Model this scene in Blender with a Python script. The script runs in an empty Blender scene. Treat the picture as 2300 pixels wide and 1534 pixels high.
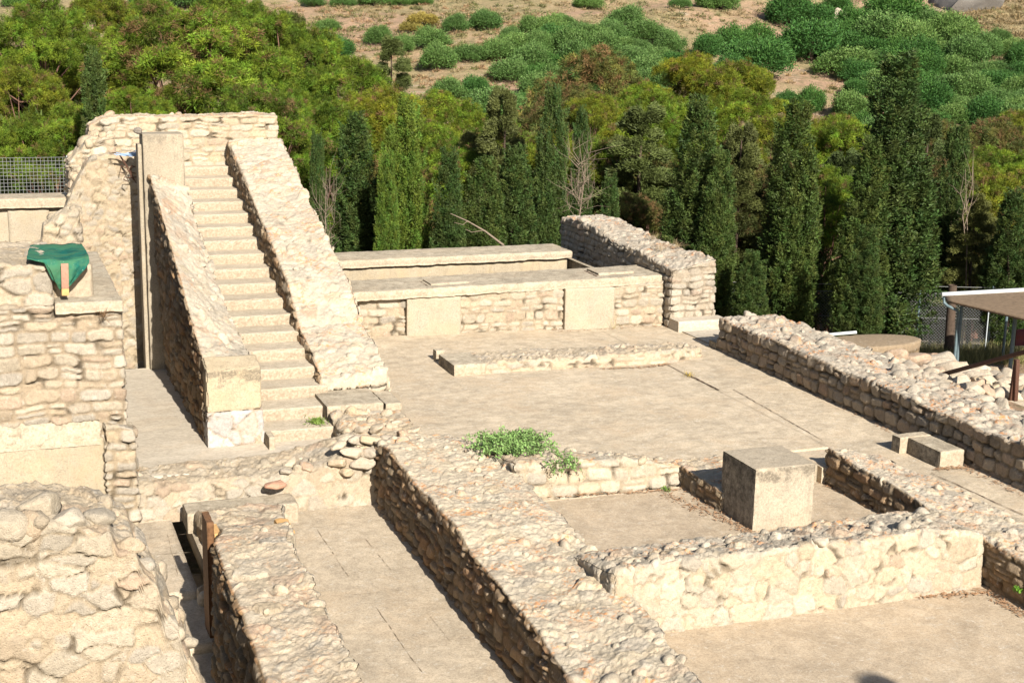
import bpy, bmesh, math, random
import numpy as np
from mathutils import Matrix, Vector

# ------------------------------------------------------------------ camera, world, sun
SC = bpy.context.scene
COL = SC.collection
RAD = math.radians
CAM_Z = 7.5                        # eye height above the courtyard pavement (z = 0)
F_PX, PITCH, ROLL, YAW = 3194.0, RAD(12.74067), RAD(1.16219), RAD(20.53335)
_cy, _sy, _cp, _sp = math.cos(YAW), math.sin(YAW), math.cos(PITCH), math.sin(PITCH)
FWD = np.array([_sy * _cp, _cy * _cp, -_sp])
_r = np.array([_cy, -_sy, 0.0])
_u = np.cross(_r, FWD)
RIGHT = math.cos(ROLL) * _r + math.sin(ROLL) * _u
UP = -math.sin(ROLL) * _r + math.cos(ROLL) * _u
HF = np.array([_sy, _cy, 0.0])     # horizontal viewing direction

cam_d = bpy.data.cameras.new('camera')
cam = bpy.data.objects.new('camera', cam_d)
COL.objects.link(cam)
M = Matrix.Identity(4)
for i in range(3):
    M[i][0], M[i][1], M[i][2] = RIGHT[i], UP[i], -FWD[i]
M[2][3] = CAM_Z
cam.matrix_world = M
cam_d.sensor_width = 36.0
cam_d.lens = F_PX / 2300.0 * 36.0
cam_d.clip_start = 0.1
cam_d.clip_end = 3000.0
SC.camera = cam

SUN_EL, SUN_OFF = RAD(32.0), RAD(2.8)
wd = bpy.data.worlds.new('World')
SC.world = wd
wd.use_nodes = True
nt = wd.node_tree
bg = nt.nodes['Background']
sky = nt.nodes.new('ShaderNodeTexSky')
sky.sky_type = 'NISHITA'
sky.sun_disc = False
sky.sun_elevation = SUN_EL
sky.sun_rotation = math.pi - SUN_OFF
sky.air_density = 1.0
sky.dust_density = 1.2
nt.links.new(sky.outputs[0], bg.inputs[0])
bg.inputs[1].default_value = 0.05
LIGHT = np.array([-math.sin(SUN_OFF) * math.cos(SUN_EL), math.cos(SUN_OFF) * math.cos(SUN_EL), -math.sin(SUN_EL)])
sd = bpy.data.lights.new('sun', 'SUN')
sd.energy = 4.6
sd.angle = RAD(0.5)
sd.color = (1.0, 0.935, 0.83)
sun = bpy.data.objects.new('sun', sd)
COL.objects.link(sun)
sun.rotation_euler = Vector(LIGHT).to_track_quat('-Z', 'Y').to_euler()
sun.location = (5, -30, 30)
SC.view_settings.view_transform = 'Standard'
SC.view_settings.look = 'None'
SC.view_settings.gamma = 1.0
SC.view_settings.use_curve_mapping = False
SC.view_settings.exposure = 1.18
SC.cycles.max_bounces = 6
SC.cycles.diffuse_bounces = 2

# ------------------------------------------------------------------ survey helpers (bearings measured in the photo -> metres)
def ray(px, py):
    return F_PX * FWD + (px - 1150) * RIGHT - (py - 767) * UP

def atz(px, py, z):
    d = ray(px, py)
    return d * ((z - CAM_Z) / d[2]) + np.array([0, 0, CAM_Z])

def atx(px, py, x):
    d = ray(px, py)
    return d * (x / d[0]) + np.array([0, 0, CAM_Z])

def aty(px, py, y):
    d = ray(px, py)
    return d * (y / d[1]) + np.array([0, 0, CAM_Z])

def atd(px, py, D):
    d = ray(px, py)
    return d * (D / d.dot(HF)) + np.array([0, 0, CAM_Z])

# ------------------------------------------------------------------ numpy noise
def _h(ix, iy, iz, seed):
    with np.errstate(over='ignore'):
        h = (ix.astype(np.uint32) * np.uint32(374761393) + iy.astype(np.uint32) * np.uint32(668265263)
             + iz.astype(np.uint32) * np.uint32(2147483647) + np.uint32(seed * 974634777 & 0xffffffff))
        h = (h ^ (h >> np.uint32(13))) * np.uint32(1274126177)
        h = (h ^ (h >> np.uint32(16))) * np.uint32(2246822519)
        h = h ^ (h >> np.uint32(15))
    return h.astype(np.float64) / 4294967295.0

def vnoise(P, freq, seed=0):
    Q = np.asarray(P) * freq + 1000.0
    I = np.floor(Q).astype(np.int64)
    f = Q - I
    f = f * f * (3 - 2 * f)
    out = 0
    for dx in (0, 1):
        wx = f[:, 0] if dx else 1 - f[:, 0]
        for dy in (0, 1):
            wy = f[:, 1] if dy else 1 - f[:, 1]
            for dz in (0, 1):
                wz = f[:, 2] if dz else 1 - f[:, 2]
                out = out + wx * wy * wz * _h(I[:, 0] + dx, I[:, 1] + dy, I[:, 2] + dz, seed)
    return out * 2 - 1

def fbm(P, freq, octv=3, seed=0):
    a, s = 1.0, 0
    for k in range(octv):
        s = s + a * vnoise(P, freq * 2 ** k, seed + k * 7)
        a *= 0.5
    return s / 1.75

def stones(P, cell, seed, jit=(0.85, 0.85, 0.55)):
    """nearest two stone centres: F1, F2 (in cell units), random id of the nearest"""
    Q = P / np.array(cell) + 500.0
    # running bond: shift every course
    row = np.floor(Q[:, 2])
    sh = _h(row.astype(np.int64), row.astype(np.int64), row.astype(np.int64), seed + 5)
    I = np.floor(Q).astype(np.int64)
    n = len(P)
    F1 = np.full(n, 9.0); F2 = np.full(n, 9.0); ID = np.zeros(n)
    OFF = np.zeros((n, 3))
    for dx in (-1, 0, 1):
        for dy in (-1, 0, 1):
            for dz in (-1, 0, 1):
                a, b, c = I[:, 0] + dx, I[:, 1] + dy, I[:, 2] + dz
                h1 = _h(a, b, c, seed); h2 = _h(a, b, c, seed + 1); h3 = _h(a, b, c, seed + 2)
                ox = Q[:, 0] - (a + 0.5 + (h1 - .5) * jit[0] + 0.5 * (c % 2))
                oy = Q[:, 1] - (b + 0.5 + (h2 - .5) * jit[1])
                oz = Q[:, 2] - (c + 0.5 + (h3 - .5) * jit[2])
                w = 0.75 + 0.5 * _h(a, b, c, seed + 3)
                d = (np.abs(ox) ** 2.6 + np.abs(oy) ** 2.6 + np.abs(oz) ** 2.6) ** (1 / 2.6) / w
                near = d < F1
                F2 = np.where(near, F1, np.minimum(F2, d))
                ID = np.where(near, _h(a, b, c, seed + 9), ID)
                F1 = np.where(near, d, F1)
    return F1, F2, ID

def coursed(A, Z, seed, rowh=(.13, .26), wid=(.18, .52)):
    """roughly coursed masonry: returns edge distance (m), id, local x/z (-1..1)"""
    rs = np.random.RandomState(seed * 13 + 5)
    zb = np.concatenate([[-40], -6 + np.cumsum(rs.uniform(rowh[0], rowh[1], 120))])
    zi = np.clip(np.searchsorted(zb, Z) - 1, 0, len(zb) - 2)
    z0, z1 = zb[zi], zb[zi + 1]
    d = np.zeros(len(A)); ID = np.zeros(len(A)); lx = np.zeros(len(A)); lz = np.zeros(len(A)); mn = np.zeros(len(A))
    a0 = A.min() - 2
    for r in np.unique(zi):
        m = zi == r
        rr = np.random.RandomState(seed * 101 + int(r))
        hh = zb[r + 1] - zb[r]
        w = rr.uniform(wid[0], wid[1], int((A.max() - a0) / wid[0]) + 12) * (.75 + hh * 1.6)
        ab = a0 - rr.uniform(0, .5) + np.concatenate([[0], np.cumsum(w)])
        ai = np.clip(np.searchsorted(ab, A[m]) - 1, 0, len(ab) - 2)
        x0, x1 = ab[ai], ab[ai + 1]
        split = rr.rand(len(ab))[ai] < .22
        zm = Z[m]; mid = (z0[m] + z1[m]) / 2
        up = zm > mid
        zz0 = np.where(split & up, mid, z0[m]); zz1 = np.where(split & ~up, mid, z1[m])
        hx, hz = (x1 - x0) / 2, (zz1 - zz0) / 2
        cx = (A[m] - (x0 + x1) / 2); cz = zm - (zz0 + zz1) / 2
        key = ((ai * 2 + (split & up)) * 7919 + int(r) * 104729) % 99991
        id_ = _h(key.astype(np.int64), key.astype(np.int64), key.astype(np.int64), seed)
        pw = 2.6 + 3.2 * ((id_ * 57) % 1.0)
        sh = .006 + .028 * ((id_ * 91) % 1.0) ** 2
        rad = ((np.abs(cx) / np.maximum(hx - sh * .6, .03)) ** pw + (np.abs(cz) / np.maximum(hz - sh * .6, .03)) ** pw) ** (1 / pw)
        mnh = np.minimum(hx, hz)
        d[m] = (1 - rad) * mnh; ID[m] = id_; lx[m] = cx / hx; lz[m] = cz / hz; mn[m] = mnh
    return d, ID, lx, lz

# ------------------------------------------------------------------ mesh + object helpers
def mesh_np(name, V, Fc, col=None, top=None, smooth=True, mats=None, mi=None):
    me = bpy.data.meshes.new(name)
    V = np.asarray(V, dtype=np.float32)
    Fc = np.asarray(Fc, dtype=np.int32)
    k = Fc.shape[1]
    me.vertices.add(len(V)); me.vertices.foreach_set('co', V.ravel())
    me.loops.add(Fc.size); me.loops.foreach_set('vertex_index', Fc.ravel())
    me.polygons.add(len(Fc))
    me.polygons.foreach_set('loop_start', np.arange(0, Fc.size, k, dtype=np.int32))
    me.polygons.foreach_set('loop_total', np.full(len(Fc), k, dtype=np.int32))
    if smooth:
        me.polygons.foreach_set('use_smooth', np.ones(len(Fc), dtype=bool))
    if col is not None:
        at = me.attributes.new('col', 'FLOAT_COLOR', 'POINT')
        c4 = np.ones((len(V), 4), dtype=np.float32); c4[:, :3] = col
        at.data.foreach_set('color', c4.ravel())
    if top is not None:
        at = me.attributes.new('topness', 'FLOAT', 'POINT')
        at.data.foreach_set('value', np.asarray(top, dtype=np.float32))
    me.update(calc_edges=True)
    return me

def link(name, me, mat=None, parent=None, label=None, cat=None, group=None, kind=None):
    o = bpy.data.objects.new(name, me)
    COL.objects.link(o)
    if mat is not None and me is not None:
        me.materials.append(mat)
    if parent is not None:
        o.parent = parent
        o.matrix_parent_inverse = Matrix.Translation(-Vector(parent.location)) if tuple(parent.location) != (0, 0, 0) else Matrix.Identity(4)
    if label: o['label'] = label
    if cat: o['category'] = cat
    if group: o['group'] = group
    if kind: o['kind'] = kind
    return o

def empty(name, loc, label, cat, group=None):
    o = bpy.data.objects.new(name, None)
    o.location = loc; o.empty_display_size = 0.2
    COL.objects.link(o)
    o['label'] = label; o['category'] = cat
    if group: o['group'] = group
    return o

# ------------------------------------------------------------------ materials
K = 0.62                                  # measured reflectance of the weathered limestone against the first guess
def KK(c, k=K): return tuple(v * k for v in c)
def new_mat(name):
    m = bpy.data.materials.new(name); m.use_nodes = True
    t = m.node_tree
    for n in list(t.nodes): t.nodes.remove(n)
    out = t.nodes.new('ShaderNodeOutputMaterial')
    b = t.nodes.new('ShaderNodeBsdfPrincipled')
    t.links.new(b.outputs[0], out.inputs[0])
    b.inputs['Roughness'].default_value = 0.9
    b.inputs['Specular IOR Level'].default_value = 0.15
    return m, t, b

def N(t, typ, **kw):
    n = t.nodes.new(typ)
    for k, v in kw.items():
        if k in n.inputs: n.inputs[k].default_value = v
        else: setattr(n, k, v)
    return n

def noise(t, vec, scale, detail=6, rough=0.6, dist=0.0):
    n = N(t, 'ShaderNodeTexNoise'); n.inputs['Scale'].default_value = scale
    n.inputs['Detail'].default_value = detail; n.inputs['Roughness'].default_value = rough
    n.inputs['Distortion'].default_value = dist
    t.links.new(vec, n.inputs['Vector'])
    return n.outputs['Fac']

def ramp(t, fac, stops):
    n = t.nodes.new('ShaderNodeValToRGB')
    e = n.color_ramp.elements
    while len(e) > 1: e.remove(e[0])
    for i, (p, c) in enumerate(stops):
        if i == 0: el = e[0]; el.position = p
        else: el = e.new(p)
        el.color = (c, c, c, 1) if not isinstance(c, tuple) else (*c, 1)
    t.links.new(fac, n.inputs[0])
    return n.outputs[0]

def mix(t, fac, a, b, typ='MIX'):
    n = t.nodes.new('ShaderNodeMix'); n.data_type = 'RGBA'; n.blend_type = typ
    for s, v in ((0, fac), (6, a), (7, b)):
        if isinstance(v, (int, float)): n.inputs[s].default_value = v
        elif isinstance(v, tuple): n.inputs[s].default_value = (*v, 1)
        else: t.links.new(v, n.inputs[s])
    return n.outputs[2]

def math_n(t, op, a, b=0.0):
    n = t.nodes.new('ShaderNodeMath'); n.operation = op
    for i, v in enumerate((a, b)):
        if isinstance(v, (int, float)): n.inputs[i].default_value = v
        else: t.links.new(v, n.inputs[i])
    return n.outputs[0]

def coords(t):
    g = t.nodes.new('ShaderNodeNewGeometry')
    return g.outputs['Position'], g

def bump(t, b, hs, strength=0.6, dist=0.02):
    n = t.nodes.new('ShaderNodeBump')
    n.inputs['Strength'].default_value = strength; n.inputs['Distance'].default_value = dist
    t.links.new(hs, n.inputs['Height']); t.links.new(n.outputs[0], b.inputs['Normal'])
    return n

def stone_material(name, lichen=0.5, stain=0.35, gain=1.0, warm=(1, 1, 1), blackside=0.0):
    m, t, b = new_mat(name)
    pos, g = coords(t)
    at = N(t, 'ShaderNodeAttribute', attribute_name='col')
    tp = N(t, 'ShaderNodeAttribute', attribute_name='topness')
    n1 = noise(t, pos, 14, 8, 0.7)
    n2 = noise(t, pos, 70, 4, 0.7)
    n3 = noise(t, pos, 2.2, 5, 0.6, 0.5)
    c = mix(t, 1.0, at.outputs['Color'], ramp(t, n1, [(0.25, 0.70 * gain), (0.5, 1.0 * gain), (0.75, 1.18 * gain)]), 'MULTIPLY')
    c = mix(t, 1.0, c, ramp(t, n2, [(0.28, 0.72), (0.5, 1.0), (0.75, 1.12)]), 'MULTIPLY')
    # grey weathering patches (their own shape)
    gp = ramp(t, noise(t, pos, 5.0, 8, 0.75, 0.6), [(0.52, 0.0), (0.62, 1.0)])
    c = mix(t, math_n(t, 'MULTIPLY', gp, stain), c, (0.34, 0.31, 0.27))
    # pale crusts
    pc = ramp(t, noise(t, pos, 9.0, 8, 0.75, 0.3), [(0.56, 0.0), (0.66, 1.0)])
    c = mix(t, math_n(t, 'MULTIPLY', pc, 0.45), c, (0.76, 0.72, 0.65))
    # orange lichen growing on upward faces
    lm = math_n(t, 'MULTIPLY', ramp(t, noise(t, pos, 2.1, 2, 0.5), [(0.52, 0.0), (0.62, 1.0)]),
                ramp(t, noise(t, pos, 13.0, 6, 0.75), [(0.5, 0.0), (0.58, 1.0)]))
    lm = math_n(t, 'MULTIPLY', lm, math_n(t, 'MULTIPLY', tp.outputs['Fac'], lichen))
    c = mix(t, lm, c, (0.78, 0.34, 0.12))
    if blackside > 0:
        bs = ramp(t, noise(t, pos, 3.0, 8, 0.8, 0.4), [(0.42, 0.0), (0.62, 1.0)])
        c = mix(t, math_n(t, 'MULTIPLY', bs, blackside), c, (0.10, 0.085, 0.07))
    c = mix(t, 1.0, c, KK(warm), 'MULTIPLY')
    t.links.new(c, b.inputs['Base Color'])
    h = math_n(t, 'ADD', math_n(t, 'MULTIPLY', n1, 1.0), math_n(t, 'MULTIPLY', n2, 0.45))
    v = N(t, 'ShaderNodeTexVoronoi'); v.inputs['Scale'].default_value = 38
    t.links.new(pos, v.inputs['Vector'])
    h = math_n(t, 'ADD', h, math_n(t, 'MULTIPLY', ramp(t, v.outputs['Distance'], [(0.1, 0.0), (0.4, 1.0)]), 0.25))
    bump(t, b, h, 0.75, 0.035)
    return m

def concrete_material(name, base=(0.60, 0.51, 0.39), dark=(0.38, 0.33, 0.26), patch=0.55, streak=(1, 1, 1), speck=0.5,
                      vert_stain=0.0, bumpd=0.012, topstain=None, yellow=0.0, blackface=0.0, kr=K, riser=0.0):
    m, t, b = new_mat(name)
    pos, g = coords(t)
    mp = N(t, 'ShaderNodeMapping'); mp.inputs['Scale'].default_value = streak
    t.links.new(pos, mp.inputs[0]); p2 = mp.outputs[0]
    big = noise(t, p2, 0.55, 6, 0.65, 0.6)
    med = noise(t, p2, 4.5, 8, 0.75, 0.5)
    fin = noise(t, p2, 28, 6, 0.75)
    c = mix(t, ramp(t, med, [(0.40, patch), (0.56, 0.0)]), base, dark)
    c = mix(t, 1.0, c, ramp(t, big, [(0.3, 0.84), (0.7, 1.1)]), 'MULTIPLY')
    mid = noise(t, p2, 2.6, 5, .7, .4)
    c = mix(t, 1.0, c, ramp(t, mid, [(0.35, 1 - .16 * speck * 1.6), (0.62, 1.06)]), 'MULTIPLY')
    sand = ramp(t, noise(t, pos, 0.8, 5, 0.65, 0.8), [(0.5, 0.0), (0.64, 1.0)])
    c = mix(t, math_n(t, 'MULTIPLY', sand, speck * .7), c, (0.60, 0.46, 0.31))
    dk = ramp(t, noise(t, p2, 17, 7, 0.85, 0.2), [(0.56, 0.0), (0.63, 1.0)])
    c = mix(t, math_n(t, 'MULTIPLY', dk, speck * .8), c, dark)
    pale = ramp(t, noise(t, p2, 8.5, 9, 0.85, 0.3), [(0.55, 0.0), (0.61, 1.0)])
    c = mix(t, math_n(t, 'MULTIPLY', pale, speck), c, (0.74, 0.67, 0.56))
    c = mix(t, 1.0, c, ramp(t, fin, [(0.28, 0.60), (0.5, 1.0), (0.75, 1.16)]), 'MULTIPLY')
    gr = noise(t, p2, 75, 3, 0.8)
    c = mix(t, 1.0, c, ramp(t, gr, [(0.30, 0.70), (0.5, 1.0), (0.72, 1.15)]), 'MULTIPLY')
    if yellow > 0:
        ym = ramp(t, noise(t, pos, 1.6, 4, 0.6, 0.8), [(0.45, 0.0), (0.7, 1.0)])
        c = mix(t, math_n(t, 'MULTIPLY', ym, yellow), c, (0.58, 0.45, 0.27))
    if vert_stain > 0:
        mv = N(t, 'ShaderNodeMapping'); mv.inputs['Scale'].default_value = (5.0, 5.0, 0.8)
        t.links.new(pos, mv.inputs[0])
        vs = ramp(t, noise(t, mv.outputs[0], 1.6, 8, 0.7, 0.4), [(0.53, 0.0), (0.68, 1.0)])
        c = mix(t, math_n(t, 'MULTIPLY', vs, vert_stain), c, (0.26, 0.22, 0.16))
    if topstain is not None:        # lichen crust below a top edge at height z = topstain
        sx = N(t, 'ShaderNodeSeparateXYZ'); t.links.new(pos, sx.inputs[0])
        k = math_n(t, 'SUBTRACT', sx.outputs['Z'], topstain[0])
        k = math_n(t, 'ADD', math_n(t, 'MULTIPLY', k, 1.0 / topstain[1]), math_n(t, 'MULTIPLY', math_n(t, 'SUBTRACT', noise(t, pos, 3.5, 8, 0.7, 0.4), 0.5), 3.6))
        km = ramp(t, k, [(0.35, 0.0), (0.75, 1.0)])
        km = math_n(t, 'MULTIPLY', km, ramp(t, noise(t, pos, 26, 5, 0.75), [(0.38, 0.25), (0.55, 1.0)]))
        sn0 = N(t, 'ShaderNodeSeparateXYZ'); t.links.new(g.outputs['True Normal'], sn0.inputs[0])
        km = math_n(t, 'MULTIPLY', km, ramp(t, sn0.outputs['Z'], [(0.3, 1.0), (0.8, 0.12)]))
        c = mix(t, math_n(t, 'MULTIPLY', km, topstain[2]), c, (0.20, 0.17, 0.13))
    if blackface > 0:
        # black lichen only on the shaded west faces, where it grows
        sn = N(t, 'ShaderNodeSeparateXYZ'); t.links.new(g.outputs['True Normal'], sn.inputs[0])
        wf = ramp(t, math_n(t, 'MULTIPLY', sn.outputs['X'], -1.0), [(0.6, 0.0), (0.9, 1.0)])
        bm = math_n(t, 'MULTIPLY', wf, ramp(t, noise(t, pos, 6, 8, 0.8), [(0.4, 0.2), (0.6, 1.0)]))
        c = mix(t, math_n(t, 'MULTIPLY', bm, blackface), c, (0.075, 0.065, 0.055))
    if riser > 0:                # coarse aggregate laid bare on the upright faces
        sn = N(t, 'ShaderNodeSeparateXYZ'); t.links.new(g.outputs['True Normal'], sn.inputs[0])
        rf = ramp(t, math_n(t, 'ABSOLUTE', sn.outputs['Y']), [(0.55, 0.0), (0.8, 1.0)])
        ag = ramp(t, noise(t, pos, 20, 4, .7, .2), [(.38, (.33, .25, .17)), (.52, (.45, .37, .27)), (.66, (.58, .50, .38))])
        c = mix(t, math_n(t, 'MULTIPLY', rf, riser), c, ag)
    c = mix(t, 1.0, c, (kr, kr, kr), 'MULTIPLY')
    t.links.new(c, b.inputs['Base Color'])
    h = math_n(t, 'ADD', med, math_n(t, 'MULTIPLY', fin, 0.5))
    bump(t, b, h, 0.7, bumpd)
    return m

def plain(name, c, rough=0.6, var=0.12, scale=9, metal=0.0, spec=0.3, bumpd=0.004):
    m, t, b = new_mat(name)
    pos, g = coords(t)
    n = noise(t, pos, scale, 6, 0.65)
    col = mix(t, 1.0, KK(c, .70), ramp(t, n, [(0.25, 1 - var * 2), (0.5, 1.0), (0.75, 1 + var)]), 'MULTIPLY')
    t.links.new(col, b.inputs['Base Color'])
    b.inputs['Roughness'].default_value = rough
    b.inputs['Metallic'].default_value = metal
    b.inputs['Specular IOR Level'].default_value = spec
    bump(t, b, n, 0.4, bumpd)
    return m

def leaf_material(name, trans=0.25, rough=0.6, hue=0.0):
    m, t, b = new_mat(name)
    at = N(t, 'ShaderNodeAttribute', attribute_name='col')
    oi = t.nodes.new('ShaderNodeObjectInfo')
    c = mix(t, 1.0, at.outputs['Color'], ramp(t, oi.outputs['Random'], [(0.0, (0.85, 0.90, 0.88)), (0.5, (1.0, 1.0, 1.0)), (1.0, (1.2, 1.12, 1.0))]), 'MULTIPLY')
    t.links.new(c, b.inputs['Base Color'])
    b.inputs['Roughness'].default_value = rough
    b.inputs['Specular IOR Level'].default_value = 0.2
    tr = t.nodes.new('ShaderNodeBsdfTranslucent')
    t.links.new(c, tr.inputs[0])
    mx = t.nodes.new('ShaderNodeMixShader'); mx.inputs[0].default_value = trans
    out = [n for n in t.nodes if n.type == 'OUTPUT_MATERIAL'][0]
    t.links.new(b.outputs[0], mx.inputs[1]); t.links.new(tr.outputs[0], mx.inputs[2])
    t.links.new(mx.outputs[0], out.inputs[0])
    return m

M_STONE = stone_material('pale_limestone', 0.3, 0.26, warm=(1.07, 1.04, .985))
M_STONE_TOP = stone_material('lichened_limestone', 0.75, 0.24, warm=(1.12, 1.085, 1.02))
M_STONE_RIGHT = stone_material('grey_limestone', 0.9, 0.24, blackside=0.12, warm=(1.03, 1.0, .955))
M_STONE_WARM = stone_material('warm_limestone', 0.0, 0.16, warm=(1.0, .965, 0.91))
M_ROCK = stone_material('loose_limestone', 0.4, 0.15, warm=(1.1, 1.05, .98))
M_FLOOR = concrete_material('worn_pavement', (0.65, 0.54, 0.40), (0.46, 0.38, 0.28), 0.6, (1, 1.0, 1), 0.6, kr=.72)
M_FLOOR_COURT = concrete_material('courtyard_concrete', (0.67, 0.555, 0.405), (0.46, 0.375, 0.27), 0.7, (0.8, 1.0, 1), 0.7, kr=.76)
M_FLOOR_SMOOTH = concrete_material('smooth_screed', (0.61, 0.535, 0.43), (0.52, 0.45, 0.35), 0.35, (0.3, 1, 1), 0.3, bumpd=0.006, kr=.72)
M_FLOOR_SAND = concrete_material('sandy_pavement', (0.62, 0.50, 0.36), (0.46, 0.36, 0.25), 0.6, (1, 1, 1), 0.55, kr=.72)
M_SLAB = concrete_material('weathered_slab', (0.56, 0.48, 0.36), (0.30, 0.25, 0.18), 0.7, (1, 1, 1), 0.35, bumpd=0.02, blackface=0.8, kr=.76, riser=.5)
M_STEP = concrete_material('step_concrete', (0.66, 0.565, 0.43), (0.46, 0.38, 0.28), 0.5, (.7, 1, 1), 0.3, bumpd=0.02, kr=.68, riser=.8)
M_PLASTER = concrete_material('yellow_plaster', (0.54, 0.455, 0.33), (0.45, 0.36, 0.24), 0.3, (1, 1, 1), 0.15, vert_stain=0.35, yellow=0.5, bumpd=0.006)
M_PANEL = concrete_material('cream_panel', (0.54, 0.465, 0.355), (0.46, 0.39, 0.28), 0.25, (1, 1, 1), 0.15, yellow=0.35, bumpd=0.005)
M_PILLAR = concrete_material('stained_pillar', (0.53, 0.455, 0.34), (0.42, 0.35, 0.26), 0.4, (1, 1, 1), 0.25, vert_stain=0.5, topstain=(4.55, 0.5, 0.55), bumpd=0.010)
M_PIER = concrete_material('pier_plaster', (0.63, 0.52, 0.36), (0.50, 0.40, 0.27), 0.35, (1, 1, 1), 0.2, vert_stain=0.3, topstain=(0.75, 0.4, 0.8), yellow=0.4, bumpd=0.01)
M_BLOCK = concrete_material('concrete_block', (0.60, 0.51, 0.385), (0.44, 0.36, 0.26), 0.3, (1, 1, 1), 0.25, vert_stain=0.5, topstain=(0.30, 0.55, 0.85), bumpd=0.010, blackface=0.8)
M_MARBLE = stone_material('white_gypsum', 0.0, 0.1, gain=1.0)
M_WOOD = plain('old_timber', (0.20, 0.10, 0.045), 0.8, 0.3, 30, bumpd=0.01)
M_WOOD_PINK = plain('pink_plank', (0.46, 0.26, 0.18), 0.8, 0.15, 25)
M_WOOD_OR = plain('ochre_plaster', (0.70, 0.42, 0.17), 0.9, 0.15, 12)
M_RUST = plain('rusty_steel', (0.11, 0.05, 0.03), 0.75, 0.3, 30)
M_WIRE = plain('blue_wire', (0.35, 0.50, 0.75), 0.5, 0.1, 30)
M_ALU = plain('galvanised_steel', (0.55, 0.60, 0.62), 0.5, 0.1, 20)
M_POST = plain('blue_grey_paint', (0.15, 0.21, 0.23), 0.5, 0.15, 12)
M_WHITE = plain('white_paint', (0.75, 0.77, 0.76), 0.5, 0.06, 8)
M_ROOF = plain('dusty_roof_sheet', (0.25, 0.175, 0.11), 0.9, 0.25, 7, bumpd=0.02)
M_RED = plain('dark_red_board', (0.12, 0.015, 0.015), 0.6, 0.1, 10)
M_CRACK = plain('joint_dirt', (0.16, 0.10, 0.06), 0.95, 0.4, 14)
M_LITTER = plain('dry_needle_litter', (0.46, 0.27, 0.15), 0.95, 0.3, 25)
M_LEAF = leaf_material('needle_foliage', 0.22)
M_LEAF_DK = leaf_material('cypress_foliage', 0.12)
M_LEAF_OL = leaf_material('olive_foliage', 0.18)
M_BARK = plain('tree_bark', (0.10, 0.07, 0.05), 0.95, 0.3, 9, bumpd=0.03)
M_BARK_RED = plain('pine_bark', (0.22, 0.12, 0.085), 0.95, 0.3, 9, bumpd=0.03)
M_DEAD = plain('dead_wood', (0.30, 0.23, 0.17), 0.9, 0.2, 14)

# ------------------------------------------------------------------ masonry builder
WEST_SHADE = np.array([(.33, .22, .12), (.27, .19, .11), (.38, .23, .11), (.25, .19, .13), (.38, .28, .18), (.33, .18, .08)])  # brown stone tones darkened to deepen the shade of left wall faces
PAL = np.array([(.66, .57, .44), (.60, .53, .43), (.72, .65, .54), (.55, .50, .43), (.64, .52, .36), (.46, .43, .38), (.58, .41, .30), (.68, .60, .48), (.62, .55, .45), (.70, .61, .46)])
PALG = np.array([(.60, .53, .43), (.55, .50, .42), (.66, .60, .51), (.48, .44, .38), (.56, .47, .36), (.42, .39, .34), (.50, .37, .28), (.62, .55, .45), (.58, .52, .43), (.64, .57, .46)])
PALW = np.array([(.60, .53, .42), (.56, .49, .38), (.66, .60, .51), (.50, .46, .39), (.58, .46, .32), (.46, .43, .38), (.54, .39, .28), (.62, .55, .44), (.64, .58, .49), (.54, .49, .41)])

PAL, PALG, PALW = [p * .58 + p.mean(axis=0) * .42 for p in (PAL, PALG, PALW)]

def interp_rows(A, u):
    A = np.asarray(A, float)
    x = np.arange(len(A))
    return np.stack([np.interp(u, x, A[:, k]) for k in range(3)], axis=1)

def rock_arrays(seed, sub=3):
    key = (seed, sub)
    if key in _RC: return _RC[key]
    bm = bmesh.new(); bmesh.ops.create_icosphere(bm, subdivisions=sub, radius=1.0)
    V = np.array([v.co[:] for v in bm.verts]); Fc = np.array([[v.index for v in f.verts] for f in bm.faces]); bm.free()
    rs = np.random.RandomState(seed)
    for k in range(14):
        n = rs.normal(size=3); n /= np.linalg.norm(n)
        d = rs.uniform(0.52, 0.86)
        e = np.maximum(0, V @ n - d)
        V = V - np.outer(e * 0.93, n)
    V = V * (1 + 0.10 * fbm(V, 1.6, 3, seed)[:, None])
    V = V * (1 + 0.035 * vnoise(V, 6, seed + 3)[:, None])
    _RC[key] = (V, Fc)
    return _RC[key]
_RC = {}

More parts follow.
